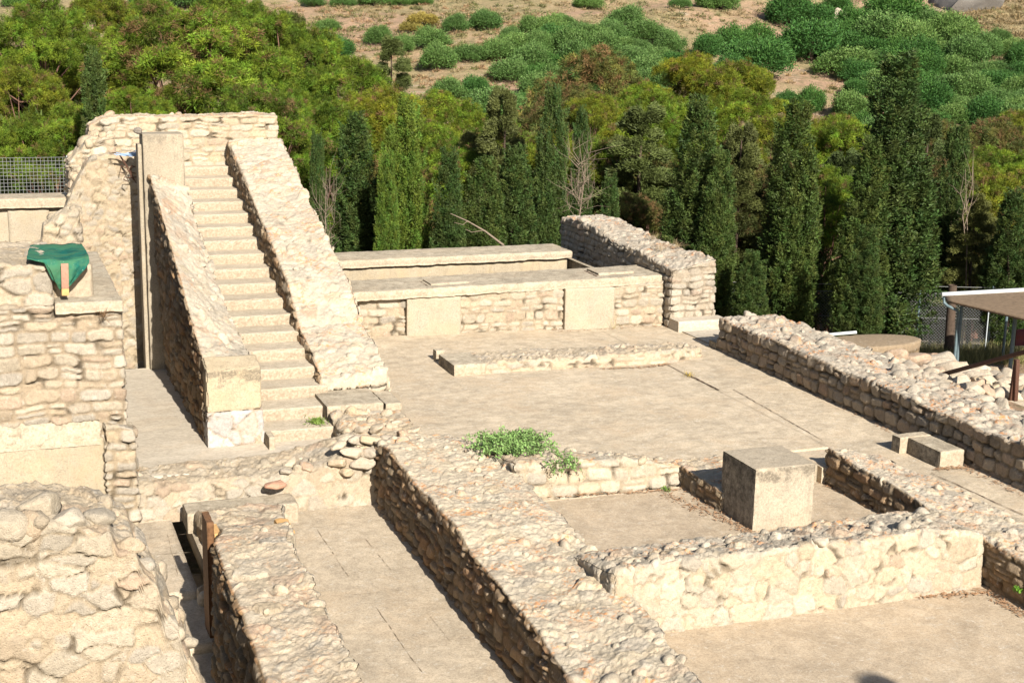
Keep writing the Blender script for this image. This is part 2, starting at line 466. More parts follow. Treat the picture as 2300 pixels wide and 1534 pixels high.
def rubble(name, mat, BL, BR, TL, TR, label=None, cat='wall', parent=None, group=None, res=0.028, cell=(.30, .28, .18), side=.035, topa=.05,
           rnd=.05, seed=1, pal=PAL, mortar=(.60, .49, .35), topn=.05, wav=.035, knobs=0, ksize=(.05, .13), thr=0.13, flush=0.25, mortar_top=None, top_flush=0.85, ends=(True, True), course=((.12, .25), (.18, .5)), west=None, gritty=1.0, warp=1.0, soft=1.0):
    """masonry body swept through stations; BL/BR/TL/TR = bottom-left.. top-right points per station"""
    BL, BR, TL, TR = [np.asarray(a, float) for a in (BL, BR, TL, TR)]
    mid = (BL + BR) / 2
    seg = np.linalg.norm(np.diff(mid, axis=0), axis=1)
    S = np.concatenate([[0], np.cumsum(seg)]); L = S[-1]
    W = float(np.mean(np.linalg.norm((TR - TL)[:, :2], axis=1))); H = float(np.mean((TL + TR - BL - BR)[:, 2]) / 2)
    ns, nw, nh = max(2, int(L / res)), max(2, int(W / res)), max(2, int(H / res))
    s = np.linspace(0, L, ns + 1); w = np.linspace(0, W, nw + 1); h = np.linspace(0, H, nh + 1)
    pts, faces, base = [], [], 0
    def grid(A, B, f):
        nonlocal base
        a, b = np.meshgrid(A, B, indexing='ij')
        pts.append(f(a.ravel(), b.ravel()))
        na, nb = len(A), len(B)
        i = (np.arange(na - 1)[:, None] * nb + np.arange(nb - 1)[None, :]).ravel() + base
        faces.append(np.stack([i, i + nb, i + nb + 1, i + 1], axis=1))
        base += na * nb
    st = lambda a, b, c: np.stack([a, b, c], axis=1)
    grid(s, h, lambda a, b: st(a, 0 * a, b))
    grid(s, h, lambda a, b: st(a, 0 * a + W, b))
    grid(s, w, lambda a, b: st(a, b, 0 * a + H))
    if ends[0]: grid(w, h, lambda a, b: st(0 * a, a, b))
    if ends[1]: grid(w, h, lambda a, b: st(0 * a + L, a, b))
    q = np.concatenate(pts); Fc = np.concatenate(faces)
    key = np.round(q / (res * 0.2)).astype(np.int64)
    _, idx, inv = np.unique(key, axis=0, return_index=True, return_inverse=True)
    q = q[idx]; Fc = inv.ravel()[Fc]
    # rounded box
    lo = np.array([rnd, rnd, -9.0]); hi = np.array([L - rnd, W - rnd, H - rnd])
    c = np.minimum(np.maximum(q, lo), np.maximum(hi, lo + 1e-3))
    d = q - c; ln = np.linalg.norm(d, axis=1, keepdims=True)
    n = d / np.maximum(ln, 1e-6)
    q2 = c + n * rnd
    # map
    u = np.interp(q2[:, 0], S, np.arange(len(S))); v = (q2[:, 1] / W)[:, None]; k = (q2[:, 2] / H)[:, None]
    bl, br, tl, tr = [interp_rows(a, u) for a in (BL, BR, TL, TR)]
    P = (bl * (1 - v) + br * v) * (1 - k) + (tl * (1 - v) + tr * v) * k
    es = (mid[-1] - mid[0]); es[2] = 0; es /= np.linalg.norm(es)
    et = np.array([-es[1], es[0], 0.0])
    if np.dot(et, (BR - BL)[0]) < 0: et = -et
    nw3 = n[:, :1] * es + n[:, 1:2] * et + n[:, 2:3] * np.array([0, 0, 1.0])
    tp = np.clip(n[:, 2], 0, 1)
    # stone field in wall frame
    fr = np.stack([P @ es, P @ et, P[:, 2]], axis=1)
    wp = fr + 0.045 * np.stack([vnoise(P, 5, seed + 11), vnoise(P, 5, seed + 12), vnoise(P, 5, seed + 13)], axis=1) + 0.02 * np.stack([vnoise(P, 13, seed + 14), vnoise(P, 13, seed + 15), vnoise(P, 13, seed + 16)], axis=1)
    F1, F2, ID = stones(wp, cell, seed)
    gap = (F2 - F1)
    tilt = np.zeros(len(P))
    if course is not None:
        A = fr[:, 0] + fr[:, 1] * .9
        ww = warp * (0.034 * vnoise(P, 4.5, seed + 81) + .012 * vnoise(P, 14, seed + 83)); wz = warp * (0.05 * vnoise(P, 1.1, seed + 80) + 0.036 * vnoise(P, 3.0, seed + 82) + .013 * vnoise(P, 12, seed + 84))
        cd, cid, clx, clz = coursed(A + ww, P[:, 2] + wz, seed, *course)
        sidem = tp < .5
        gap = np.where(sidem, np.clip(cd * 6.0, 0, 1), gap); ID = np.where(sidem, cid, ID); F1 = np.where(sidem, np.maximum(abs(clx), abs(clz)) * .7, F1)
        tilt = np.where(sidem, clx * (((cid * 37) % 1.0) - .5) * .05 + clz * (((cid * 71) % 1.0) - .6) * .06, 0)
    e = np.clip(gap / thr, 0, 1); e = e * e * (3 - 2 * e)
    r1 = (ID * 7919) % 1.0; r2 = (ID * 104729) % 1.0
    ft = flush + (top_flush - flush) * tp
    prot = np.where(r1 < ft, r1 / ft * 0.35, 0.45 + 0.55 * (r1 - ft) / (1 - ft))
    prot = prot * (1 + tp * 1.9 * (r2 > 0.80))
    dome = 1 - (0.12 + .25 * tp) * np.clip(F1, 0, 1) ** 2
    amp = side + (topa - side) * tp
    disp = amp * (e * prot * dome * 1.5 - 0.35) * (1 - .62 * tp * soft) + tilt * e
    crk = np.clip(vnoise(P, 5.5, seed + 72) * 2.2 - .35, 0, 1) * np.clip(1 - gap / .09, 0, 1) * (1 - tp)
    disp -= .055 * crk
    disp += wav * fbm(P, 0.9, 2, seed + 21) * (1 - 0.3 * tp) + (0.011 + 0.016 * tp * gritty) * fbm(P, 9, 3, seed + 31) + (0.006 + .010 * tp * gritty) * vnoise(P, 30, seed + 41)
    lump = np.clip(fbm(P, 4.2, 2, seed + 43) - .18, 0, 1) * tp
    disp += lump * .10 * gritty + tp * gritty * (.030 * np.abs(fbm(P, 3.4, 3, seed + 47)) + .016 * vnoise(P, 11, seed + 48))
    P = P + nw3 * disp[:, None]
    P[:, 2] += topn * fbm(P * np.array([1, 1, 0]), 1.6, 3, seed + 51) * k[:, 0] ** 3
    # colour
    ci = pal[(r2 * 997 % 1.0 * len(pal)).astype(int) % len(pal)]
    ci = ci * (0.86 + 0.24 * ((ID * 331) % 1.0))[:, None]
    mc = np.array(mortar); mt = np.array(mortar_top if mortar_top is not None else mortar)
    mcol = mc * (1 - tp[:, None]) + mt * tp[:, None]
    e2 = np.clip(gap / (thr * 0.8), 0, 1)[:, None] * np.clip(prot * 2.2, 0.15 + .45 * tp, 1)[:, None]
    col = mcol * (1 - e2) + ci * e2
    deep = np.clip(1 - gap / (thr * 0.45), 0, 1)[:, None] * (1 - .7 * tp[:, None])
    col = col * (1 - (0.20 + .15 * vnoise(P, 2.5, seed + 71))[:, None] * deep)
    col = col * (1 - .72 * crk[:, None])
    pit = np.clip(vnoise(P, 7.0, seed + 91) * 3.0 - 1.75, 0, 1) * tp          # weathered-out holes between the bedded stones
    P = P - nw3 * (.05 * pit * gritty)[:, None]; col = col * (1 - .45 * pit[:, None])
    if west is not None:             # left face: browner stones, its shade deepened in the colour
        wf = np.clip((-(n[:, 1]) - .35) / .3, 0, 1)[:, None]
        wc = WEST_SHADE[(r2 * 613 % 1.0 * len(WEST_SHADE)).astype(int) % len(WEST_SHADE)] * (0.8 + 0.4 * ((ID * 331) % 1.0))[:, None]
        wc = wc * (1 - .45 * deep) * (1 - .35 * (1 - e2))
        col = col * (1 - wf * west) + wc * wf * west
    tl_ = tp.copy()
    if knobs:
        rs = np.random.RandomState(seed + 99)
        VV, FF, CC, TT = [P], [Fc], [col], [tl_]
        # quads -> keep; rocks are triangles: make degenerate-free by converting wall quads to tris
        FF = [np.concatenate([Fc[:, [0, 1, 2]], Fc[:, [0, 2, 3]]])]
        b0 = len(P)
        topi = np.where((tp > 0.9))[0]
        for j in range(knobs):
            p = P[topi[rs.randint(len(topi))]]
            V0, F0 = rock_arrays(200 + rs.randint(7), 2)
            r = ksize[0] + (ksize[1] - ksize[0]) * rs.rand() ** 1.6; r = r * np.array([1.15, .95, 1.0]) * rs.uniform(.75, 1.3, 3)
            a = rs.uniform(0, 6.28); ca, sa = math.cos(a), math.sin(a)
            R_ = np.array([[ca, -sa, 0], [sa, ca, 0], [0, 0, 1]])
            VV.append((V0 * r) @ R_.T + p + np.array([0, 0, -r[2] * rs.uniform(.2, .75)]))
            FF.append(F0 + b0); b0 += len(V0)
            cc = (pal[rs.randint(len(pal))] * .5 + mt * .5) * rs.uniform(.9, 1.12)
            CC.append(np.tile(cc, (len(V0), 1))); TT.append(np.clip(V0[:, 2], 0, 1))
        P, Fc, col, tl_ = np.concatenate(VV), np.concatenate(FF), np.concatenate(CC), np.concatenate(TT)
    me = mesh_np(name, P, Fc, col, tl_)
    return link(name, me, mat, parent, label, cat if parent is None else None, group)

def prism_y(name, mat, xs, ys, z0, tops, **kw):
    """wall running along y. xs = (xl, xr) constant or per-station list, tops = list of (zl, zr)"""
    n = len(ys)
    if not isinstance(xs, list): xs = [xs] * n
    if not isinstance(tops, list): tops = [tops] * n
    BL = [(xs[i][0], ys[i], z0) for i in range(n)]; BR = [(xs[i][1], ys[i], z0) for i in range(n)]
    TL = [(xs[i][0] + .03, ys[i], tops[i][0]) for i in range(n)]; TR = [(xs[i][1] - .03, ys[i], tops[i][1]) for i in range(n)]
    return rubble(name, mat, BL, BR, TL, TR, **kw)

def prism_x(name, mat, xs, yf, yb, z0, tops, batter=0.03, **kw):
    """wall running along x; yf, yb front/back y (scalar or list); tops list of (zf, zb)"""
    n = len(xs)
    if not isinstance(yf, list): yf = [yf] * n
    if not isinstance(yb, list): yb = [yb] * n
    if not isinstance(tops, list): tops = [tops] * n
    BL = [(xs[i], yf[i], z0) for i in range(n)]; BR = [(xs[i], yb[i], z0) for i in range(n)]
    TL = [(xs[i], yf[i] + batter, tops[i][0]) for i in range(n)]; TR = [(xs[i], yb[i] - .02, tops[i][1]) for i in range(n)]
    return rubble(name, mat, BL, BR, TL, TR, **kw)

def slab(name, mat, x0, x1, y0, y1, z0, z1, label=None, cat=None, parent=None, group=None, kind=None, res=0.05, rnd=0.02, rough=0.006, wav=0.006, seed=3,
         skew=(0, 0), zslope=(0, 0), chip=0.0):
    """box with worn, slightly wavy faces; skew = y shift at x1, zslope = z shift at x1 / at y1"""
    L, W, H = x1 - x0, y1 - y0, z1 - z0
    ns, nw, nh = max(2, int(L / res)), max(2, int(W / res)), max(2, int(H / res))
    s = np.linspace(0, L, ns + 1); w = np.linspace(0, W, nw + 1); h = np.linspace(0, H, nh + 1)
    pts, faces, base = [], [], 0
    st = lambda a, b, c: np.stack([a, b, c], axis=1)
    for A, B, f in ((s, h, lambda a, b: st(a, 0 * a, b)), (s, h, lambda a, b: st(a, 0 * a + W, b)), (s, w, lambda a, b: st(a, b, 0 * a + H)),
                    (s, w, lambda a, b: st(a, b, 0 * a)), (w, h, lambda a, b: st(0 * a, a, b)), (w, h, lambda a, b: st(0 * a + L, a, b))):
        a, b = np.meshgrid(A, B, indexing='ij')
        pts.append(f(a.ravel(), b.ravel()))
        i = (np.arange(len(A) - 1)[:, None] * len(B) + np.arange(len(B) - 1)[None, :]).ravel() + base
        faces.append(np.stack([i, i + len(B), i + len(B) + 1, i + 1], axis=1)); base += len(A) * len(B)
    q = np.concatenate(pts); Fc = np.concatenate(faces)
    key = np.round(q * 2000).astype(np.int64)
    _, idx, inv = np.unique(key, axis=0, return_index=True, return_inverse=True)
    q = q[idx]; Fc = inv.ravel()[Fc]
    r = min(rnd, L / 2.1, W / 2.1, H / 2.1)
    D = np.array([L, W, H])
    c = np.minimum(np.maximum(q, r), D - r); d = q - c
    n = d / np.maximum(np.linalg.norm(d, axis=1, keepdims=True), 1e-6)
    P = c + n * r + np.array([x0, y0, z0])
    disp = wav * fbm(P, 1.2, 2, seed) + rough * fbm(P, 9, 3, seed + 3)
    if chip > 0:
        edge = (np.abs(d) > r * 0.3).sum(axis=1) >= 2
        disp = disp - edge * chip * np.clip(fbm(P, 5, 3, seed + 8) + 0.1, 0, 1)
    P = P + n * disp[:, None]
    uu = (P[:, 0] - x0) / L
    P[:, 1] += skew[1] * uu
    P[:, 2] += zslope[0] * uu + zslope[1] * (P[:, 1] - y0) / W
    me = mesh_np(name, P, Fc)
    return link(name, me, mat, parent, label, cat, group, kind)

def sheet(name, mat, x0, x1, y0, y1, z, label, res=0.10, amp=0.008, seed=2, thick=0.3, rnd=.012):
    return slab(name, mat, x0, x1, y0, y1, z - thick, z, label, None, kind='structure', res=res, rnd=rnd, rough=amp * .4, wav=amp, seed=seed)

def tube(pts, r, n=8, r2=None):
    pts = np.asarray(pts, float); m = len(pts)
    rr = np.linspace(r, r if r2 is None else r2, m)
    V, Fc = [], []
    for i in range(m):
        t = pts[min(i + 1, m - 1)] - pts[max(i - 1, 0)]; t = t / max(np.linalg.norm(t), 1e-9)
        a = np.cross(t, (0, 0, 1.0) if abs(t[2]) < .9 else (1.0, 0, 0)); a /= np.linalg.norm(a); b = np.cross(t, a)
        for k in range(n):
            an = 2 * math.pi * k / n
            V.append(pts[i] + rr[i] * (math.cos(an) * a + math.sin(an) * b))
    for i in range(m - 1):
        for k in range(n):
            k2 = (k + 1) % n
            Fc.append((i * n + k, i * n + k2, (i + 1) * n + k2, (i + 1) * n + k))
    return np.array(V), np.array(Fc)

def tubes(name, mat, specs, parent=None, n=8, **kw):
    VV, FF, b = [], [], 0
    for sp in specs:
        V, Fc = tube(sp[0], sp[1], n, sp[2] if len(sp) > 2 else None)
        VV.append(V); FF.append(Fc + b); b += len(V)
    return link(name, mesh_np(name, np.concatenate(VV), np.concatenate(FF)), mat, parent, **kw)

def beam(name, mat, a, b, w, h, parent=None, **kw):
    """rectangular bar from a to b"""
    a, b = np.asarray(a, float), np.asarray(b, float)
    t = (b - a) / np.linalg.norm(b - a)
    s = np.cross(t, (0, 0, 1.0) if abs(t[2]) < .95 else (0, 1.0, 0)); s /= np.linalg.norm(s); u = np.cross(s, t)
    V = []
    for p in (a, b):
        for i, j in ((-1, -1), (1, -1), (1, 1), (-1, 1)):
            V.append(p + s * i * w / 2 + u * j * h / 2)
    Fc = [(0, 1, 2, 3), (7, 6, 5, 4), (0, 4, 5, 1), (1, 5, 6, 2), (2, 6, 7, 3), (3, 7, 4, 0)]
    me = mesh_np(name, V, Fc, smooth=False)
    o = link(name, me, mat, parent, **kw)
    md = o.modifiers.new('bevel', 'BEVEL'); md.width = min(w, h) * .12; md.segments = 2
    return o

# ================================================================== TERRAIN
TD = [0, 34, 40, 48, 60, 80, 95, 110, 137, 165, 200, 260, 500, 900]
TZ = [-2.2, -2.2, -2.5, -3.4, -5.6, -6.6, -5.2, -2.5, 3.1, 9.8, 19, 38, 100, 180]
def terr(X, Y):
    X = np.asarray(X, float); Y = np.asarray(Y, float)
    D = X * HF[0] + Y * HF[1]
    z = np.interp(D, TD, TZ)
    P = np.stack([X, Y, 0 * X], axis=-1).reshape(-1, 3)
    k = np.clip((D - 90) / 50, 0, 1)
    n = fbm(P, 0.03, 3, 5).reshape(D.shape) * 2.0 + fbm(P, 0.12, 3, 9).reshape(D.shape) * 0.7
    z = z + n * k + 0.12 * fbm(P, 0.5, 2, 3).reshape(D.shape)
    # rubble field east of the courtyard
    e = np.clip((X - 16.3) / 0.5, 0, 1) * np.clip((33 - D) / 2.5, 0, 1)
    zf = 0.42 - 0.15 * np.clip(X - 18, 0, 20)
    return z * (1 - e) + zf * e

def ground(px, py):
    d = ray(px, py); d = d / d.dot(HF)
    o = np.array([0, 0, CAM_Z])
    t = np.linspace(34, 330, 1200)
    P = o + t[:, None] * d
    g = terr(P[:, 0], P[:, 1])
    b = np.where(P[:, 2] < g)[0]
    i = b[0] if len(b) else len(t) - 1
    return P[i]

def build_terrain():
    Ds = np.concatenate([np.linspace(8, 60, 90), np.linspace(61, 200, 200), np.linspace(203, 900, 60)])
    As = np.linspace(-0.62, 0.62, 240)
    D, A = np.meshgrid(Ds, As, indexing='ij')
    hr = np.array([_cy, -_sy])
    X = D * HF[0] + D * np.tan(A) * hr[0]; Y = D * HF[1] + D * np.tan(A) * hr[1]
    Z = terr(X, Y)
    V = np.stack([X.ravel(), Y.ravel(), Z.ravel()], axis=1)
    nb = len(As)
    i = (np.arange(len(Ds) - 1)[:, None] * nb + np.arange(nb - 1)[None, :]).ravel()
    Fc = np.stack([i, i + nb, i + nb + 1, i + 1], axis=1)
    m, t, b = new_mat('dry_hillside')
    pos, g = coords(t)
    n1 = noise(t, pos, 0.10, 6, 0.6, 0.4); n2 = noise(t, pos, 0.9, 8, 0.75); n3 = noise(t, pos, 5, 6, 0.75)
    c = mix(t, ramp(t, n1, [(0.42, 0.0), (0.58, 1.0)]), (0.50, 0.33, 0.22), (0.42, 0.33, 0.18))
    c = mix(t, ramp(t, n2, [(0.48, 0.0), (0.62, 0.75)]), c, (0.20, 0.19, 0.09))
    c = mix(t, ramp(t, noise(t, pos, 0.25, 6, 0.7, 1.0), [(0.60, 0.0), (0.68, 0.8)]), c, (0.58, 0.47, 0.36))
    c = mix(t, 1.0, c, ramp(t, n3, [(0.3, 0.5), (0.5, .8), (0.75, .95)]), 'MULTIPLY')
    sx = N(t, 'ShaderNodeSeparateXYZ'); t.links.new(pos, sx.inputs[0])
    t.links.new(c, b.inputs['Base Color'])
    bump(t, b, math_n(t, 'ADD', n2, math_n(t, 'MULTIPLY', n3, .4)), 0.9, 0.5)
    link('ground', mesh_np('ground', V, Fc), m, label='dry hillside and valley ground beyond the ruins', kind='structure')
build_terrain()

# ================================================================== PAVEMENTS
sheet('courtyard_pavement', M_FLOOR_COURT, 6.3, 14.2, 21.3, 32.6, 0.0, 'large weathered concrete courtyard pavement with long joints', res=0.08, amp=0.012, rnd=.0015)
sheet('courtyard_pavement', M_FLOOR_COURT, 14.2, 16.4, 10.0, 32.6, 0.0, 'long strip of courtyard pavement along the grey long wall', res=0.08, amp=0.012, rnd=.0015)
sheet('courtyard_pavement', M_FLOOR_COURT, 13.42, 14.2, 20.3, 21.3, -0.004, 'small pavement strip at the end of the low inner wall', res=.08, amp=.004)
sheet('sunken_room_floor', M_FLOOR_SAND, 7.0, 14.0, 16.4, 20.9, -0.3, 'sandy floor of the sunken room around the concrete block', seed=7)
sheet('front_room_floor', M_FLOOR_SAND, 6.6, 15.0, 9.0, 16.6, -0.5, 'sandy pavement in the bottom right corner', seed=8)
sheet('paved_room_floor', M_FLOOR, 2.9, 6.6, 10.0, 23.4, -0.9, 'flagstone floor with grid joints between two rubble walls', seed=9)
sheet('stair_foot_floor', M_FLOOR_SMOOTH, 1.4, 6.2, 24.0, 31.95, -0.3, 'smooth pale screed at the foot of the stairs', seed=10, amp=0.006)
# left passage: descending treads, with a drain hole beside the plank
sheet('left_passage_floor', M_FLOOR, 0.9, 2.66, 20.2, 23.5, -0.9, 'worn flagstones of the narrow left passage', seed=11)
sheet('left_passage_floor', M_FLOOR, 2.96, 3.6, 20.8, 22.75, -0.905, 'strip of worn flagstones behind the drain hole', seed=12)
sheet('left_passage_floor', M_FLOOR, 0.9, 2.9, 18.6, 20.2, -1.02, 'second worn tread of the narrow left passage', seed=13)
sheet('left_passage_floor', M_FLOOR, 0.9, 2.9, 17.0, 18.6, -1.16, 'third worn tread of the narrow left passage', seed=14)
sheet('left_passage_floor', M_FLOOR, 0.9, 2.9, 9.0, 17.0, -1.32, 'lowest worn tread of the narrow left passage', seed=15)
sheet('drain_pit_floor', M_FLOOR, 2.5, 3.1, 20.5, 22.9, -1.7, 'dark bottom of the drain hole', seed=16, thick=.1)
sheet('lower_left_ledge_floor', M_FLOOR, -1.2, 1.72, 22.3, 23.6, -0.72, 'grey floor slab below the yellow plaster panel', seed=17)
slab('east_landing_floor', M_FLOOR_COURT, 18.7, 21.0, 19.0, 22.3, -0.1, 0.28, 'concrete landing at the foot of the rusty rail', kind='structure', seed=18)

# ---- joints in the pavements (thin raised-dirt lines in the grooves)
def joints(name, segs, z, label, parent=None, mat=None):
    V, Fc, b = [], [], 0
    rs = np.random.RandomState(len(segs) * 3 + 1)
    for (x0, y0, x1, y1, w) in segs:   # irregular dirt-filled openings
        a = np.array([x0, y0]); e = np.array([x1, y1]); L = np.linalg.norm(e - a); n = max(2, int(L / .08))
        d = (e - a) / L; p = np.array([-d[1], d[0]])
        off = 0
        for i in range(n + 1):
            off = off * .8 + rs.uniform(-1, 1) * w * .35
            c = a + d * L * i / n + p * off
            ww = w * (max(.02, rs.uniform(-.35, 1.0)) if z < -.1 else rs.uniform(.35, 1.0))
            V += [(*(c - p * ww / 2), z), (*(c + p * ww / 2), z)]
        for i in range(n):
            Fc.append((b + 2 * i, b + 2 * i + 1, b + 2 * i + 3, b + 2 * i + 2))
        b += 2 * (n + 1)
    return link(name, mesh_np(name, V, Fc, smooth=False), mat or M_CRACK, parent, label=label, kind='structure')

def px_seg(z, *pts, w=.02):
    out = []
    for (a, b, c, d) in pts:
        p, q = atz(a, b, z), atz(c, d, z); out.append((p[0], p[1], q[0], q[1], w))
    return out
joints('pavement_joints', px_seg(0, (1499, 821, 1615, 877)) + px_seg(0, (1648, 876, 1848, 990), w=.025) + px_seg(0, (2091, 1063, 2300, 1158), w=.025)
       + px_seg(0, (1545, 841, 1615, 877), w=.045), 0.014, 'dark open joints crossing the courtyard pavement')
M_JOINT = plain('flagstone_joint_dirt', (.36, .28, .19), .95, .3, 14)
joints('flagstone_joints', px_seg(-.9, (846, 1366, 947, 1511), (712, 1190, 783, 1296), (808, 1196, 877, 1280), w=.014)
       + px_seg(-.9, (763, 1257, 940, 1240), (783, 1293, 860, 1284), (735, 1220, 905, 1198), (700, 1185, 890, 1166), (877, 1258, 950, 1243), (750, 1340, 1010, 1318), (800, 1468, 1130, 1440), (905, 1365, 1040, 1350), (955, 1370, 1010, 1440), w=.008), -0.886, 'thin joints between flagstones', mat=M_JOINT)
joints('passage_joints', px_seg(-.9, (285, 1215, 420, 1200), (300, 1250, 440, 1240), (375, 1200, 400, 1290), w=.014), -0.888, 'joints between the passage flagstones', mat=M_JOINT)

# dry litter drifts along wall feet
def litter(name, pts, z, w, n, seed, label):
    rs = np.random.RandomState(seed)
    V, Fc, b = [], [], 0
    pts = np.asarray(pts, float)
    for i in range(n):
        k = rs.uniform(0, len(pts) - 1.001); j = int(k); f = k - j
        c = pts[j] * (1 - f) + pts[j + 1] * f + rs.normal(size=2) * w * .5
        a = rs.uniform(0, 6.28); l = rs.uniform(.03, .10); d = np.array([math.cos(a), math.sin(a)]); p = np.array([-d[1], d[0]]) * rs.uniform(.004, .012)
        zz = z + rs.uniform(0.012, .028)
        V += [(*(c - d * l / 2 - p), zz), (*(c - d * l / 2 + p), zz), (*(c + d * l / 2 + p), zz + rs.uniform(-.004, .01)), (*(c + d * l / 2 - p), zz)]
        Fc.append((b, b + 1, b + 2, b + 3)); b += 4
    link(name, mesh_np(name, V, Fc, smooth=False), M_LITTER, label=label, cat=None, kind='stuff')
def gxy(z, *pp): return [atz(a, b, z)[:2] for a, b in pp]
litter('dry_needles', gxy(0, (1350, 830), (1450, 826), (1505, 818)), 0, .08, 143, 1, 'rusty dry needles along the foot of the low platform')
litter('dry_needles', gxy(0, (1650, 795), (1760, 850), (1900, 920), (2010, 975)), 0, .09, 143, 2, 'dry needles along the foot of the grey long wall')
litter('dry_needles', gxy(-.5, (2040, 1345), (2215, 1330), (2300, 1385)), -.5, .12, 231, 3, 'dry needles in the bottom right room corner')
litter('dry_needles', gxy(-.3, (1540, 1103), (1690, 1200), (1580, 1150), (1490, 1110)), -.3, .16, 286, 4, 'dry needles beside the concrete block')
litter('dry_needles', gxy(-.3, (1845, 1085), (1930, 1120), (2010, 1168)), -.3, .10, 176, 5, 'dry needles right of the concrete block')
litter('dry_needles', gxy(-.9, (868, 1130), (1000, 1310), (1160, 1520)), -.9, .07, 176, 6, 'dry needles along the foot of the central wall')
litter('dry_needles', gxy(0, (1240, 741), (1420, 732), (1500, 735), (1250, 745)), 0, .06, 88, 7, 'dry needles at the foot of the back wall')
litter('dry_needles', gxy(0, (2105, 1055), (2165, 1050), (2300, 1115)), 0, .09, 143, 8, 'dry needles by the low bench block')
litter('dry_needles', gxy(-.3, (1230, 1118), (1400, 1108), (1530, 1100)), -.3, .07, 143, 9, 'dry needles at the foot of the kerb wall')

# ================================================================== STAIRCASE
H_ST, T_ST = 0.215, 0.73
stair = empty('staircase', (5.3, 25.4, -0.3), 'long straight flight of eighteen shallow concrete steps between rubble parapets', 'staircase')
for i in range(18):
    y0 = 25.45 + i * T_ST
    xl, xr = 4.45 + .02 * i, 6.2
    slab('step', M_STEP, xl, xr, y0, y0 + T_ST + .3, -.45 + i * H_ST, -.3 + (i + 1) * H_ST, parent=stair, res=.045, rnd=.035,
         rough=.010 if i > 2 else .004, wav=.008, seed=40 + i, chip=.05 if i > 2 else .01)
slab('landing', M_STEP, 4.7, 6.3, 25.45 + 18 * T_ST, 39.0, 3.2, 3.57, parent=stair, res=.08)

# left parapet and its plastered end pier
ys = [25.75, 26.7, 28.0, 29.4, 30.8, 31.75]
tl = [(3.60, 1.22), (3.56, 1.64), (3.51, 2.33), (3.46, 3.02), (3.41, 3.72), (3.38, 4.12)]
tr = [(4.63, 1.12), (4.57, 1.25), (4.47, 1.65), (4.37, 2.3), (4.28, 2.95), (4.2, 3.75)]
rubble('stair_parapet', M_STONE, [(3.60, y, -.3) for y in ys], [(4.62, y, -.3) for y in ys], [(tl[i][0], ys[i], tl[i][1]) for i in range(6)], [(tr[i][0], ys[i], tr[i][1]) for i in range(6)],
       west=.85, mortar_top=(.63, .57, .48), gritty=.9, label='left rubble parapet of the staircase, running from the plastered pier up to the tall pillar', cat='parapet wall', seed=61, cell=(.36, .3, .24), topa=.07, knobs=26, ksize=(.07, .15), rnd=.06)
pier = empty('stair_pier', (4.1, 25.6, -0.3), 'square end pier of the left parapet, yellow plaster over cracked white gypsum', 'pier')
slab('plaster_cap', M_PIER, 3.60, 4.60, 25.46, 25.95, .36, 1.16, parent=pier, res=.03, rnd=.035, rough=.010, wav=.01, seed=71, chip=.04, zslope=(0, .15))
rubble('gypsum_base', M_MARBLE, [(3.60, 25.46, -.3), (4.64, 25.46, -.3)], [(3.60, 26.0, -.3), (4.64, 26.0, -.3)], [(3.60, 25.46, .35), (4.62, 25.46, .35)], [(3.6, 26, .35), (4.62, 26, .35)],
       parent=pier, cell=(.36, .5, .42), side=.02, topa=.01, rnd=.02, seed=75, pal=np.array([(.66, .61, .56), (.70, .65, .60), (.64, .58, .52)]), mortar=(.66, .50, .36), topn=0, wav=.01, flush=.1, thr=.09, course=None)
slab('threshold_block', M_SLAB, 4.64, 4.76, 25.0, 25.44, -.31, -.06, 'small concrete block beside the foot of the bottom step', 'block', res=.04)

# right parapet
pts = [(27.0, .10), (27.06, .43), (27.9, .77), (29.15, 1.08), (30.3, 1.78), (32.0, 2.38), (34.2, 2.95), (36.2, 3.64), (38.3, 4.25)]
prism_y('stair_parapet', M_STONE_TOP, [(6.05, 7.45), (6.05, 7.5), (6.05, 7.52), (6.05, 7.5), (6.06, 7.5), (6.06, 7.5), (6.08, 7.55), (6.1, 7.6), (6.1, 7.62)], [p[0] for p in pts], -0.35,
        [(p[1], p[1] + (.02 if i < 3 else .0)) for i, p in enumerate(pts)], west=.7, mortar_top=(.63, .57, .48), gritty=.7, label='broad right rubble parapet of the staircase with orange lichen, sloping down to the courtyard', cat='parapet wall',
        seed=62, cell=(.36, .3, .22), topa=.055, knobs=34, ksize=(.07, .17), rnd=.06)
slab('parapet_foot_slab', M_SLAB, 5.92, 7.05, 25.85, 27.1, -.1, .2, 'weathered slab at the foot of the right stair parapet', 'slab', chip=.03)
slab('parapet_foot_slab', M_SLAB, 7.11, 7.45, 25.95, 27.0, -.02, .14, 'short pale slab right of the larger slab at the parapet foot', 'slab', chip=.02)

# tall pillar and its return
pl = empty('stair_pillar', (3.7, 32, -0.3), 'tall smooth concrete pillar rising at the head of the left parapet', 'pillar')
slab('shaft', M_PILLAR, 3.27, 4.16, 31.75, 32.45, -.45, 4.93, parent=pl, res=.06, rnd=.03, rough=.006, wav=.01, seed=81, chip=.03)
slab('fillet', M_PANEL, 3.18, 3.268, 31.9, 32.3, -.4, 4.7, parent=pl, res=.08, rnd=.012)
V0, F0 = rock_arrays(203, 2)
link('loose_stone', mesh_np('loose_stone', V0 * (.11, .1, .10) + (3.22, 31.95, 5.0), F0, np.tile((.33, .3, .27), (len(V0), 1)), np.clip(V0[:, 2], 0, 1) * 0), M_ROCK, label='small grey stone perched on the left top edge of the tall pillar', cat='stone')

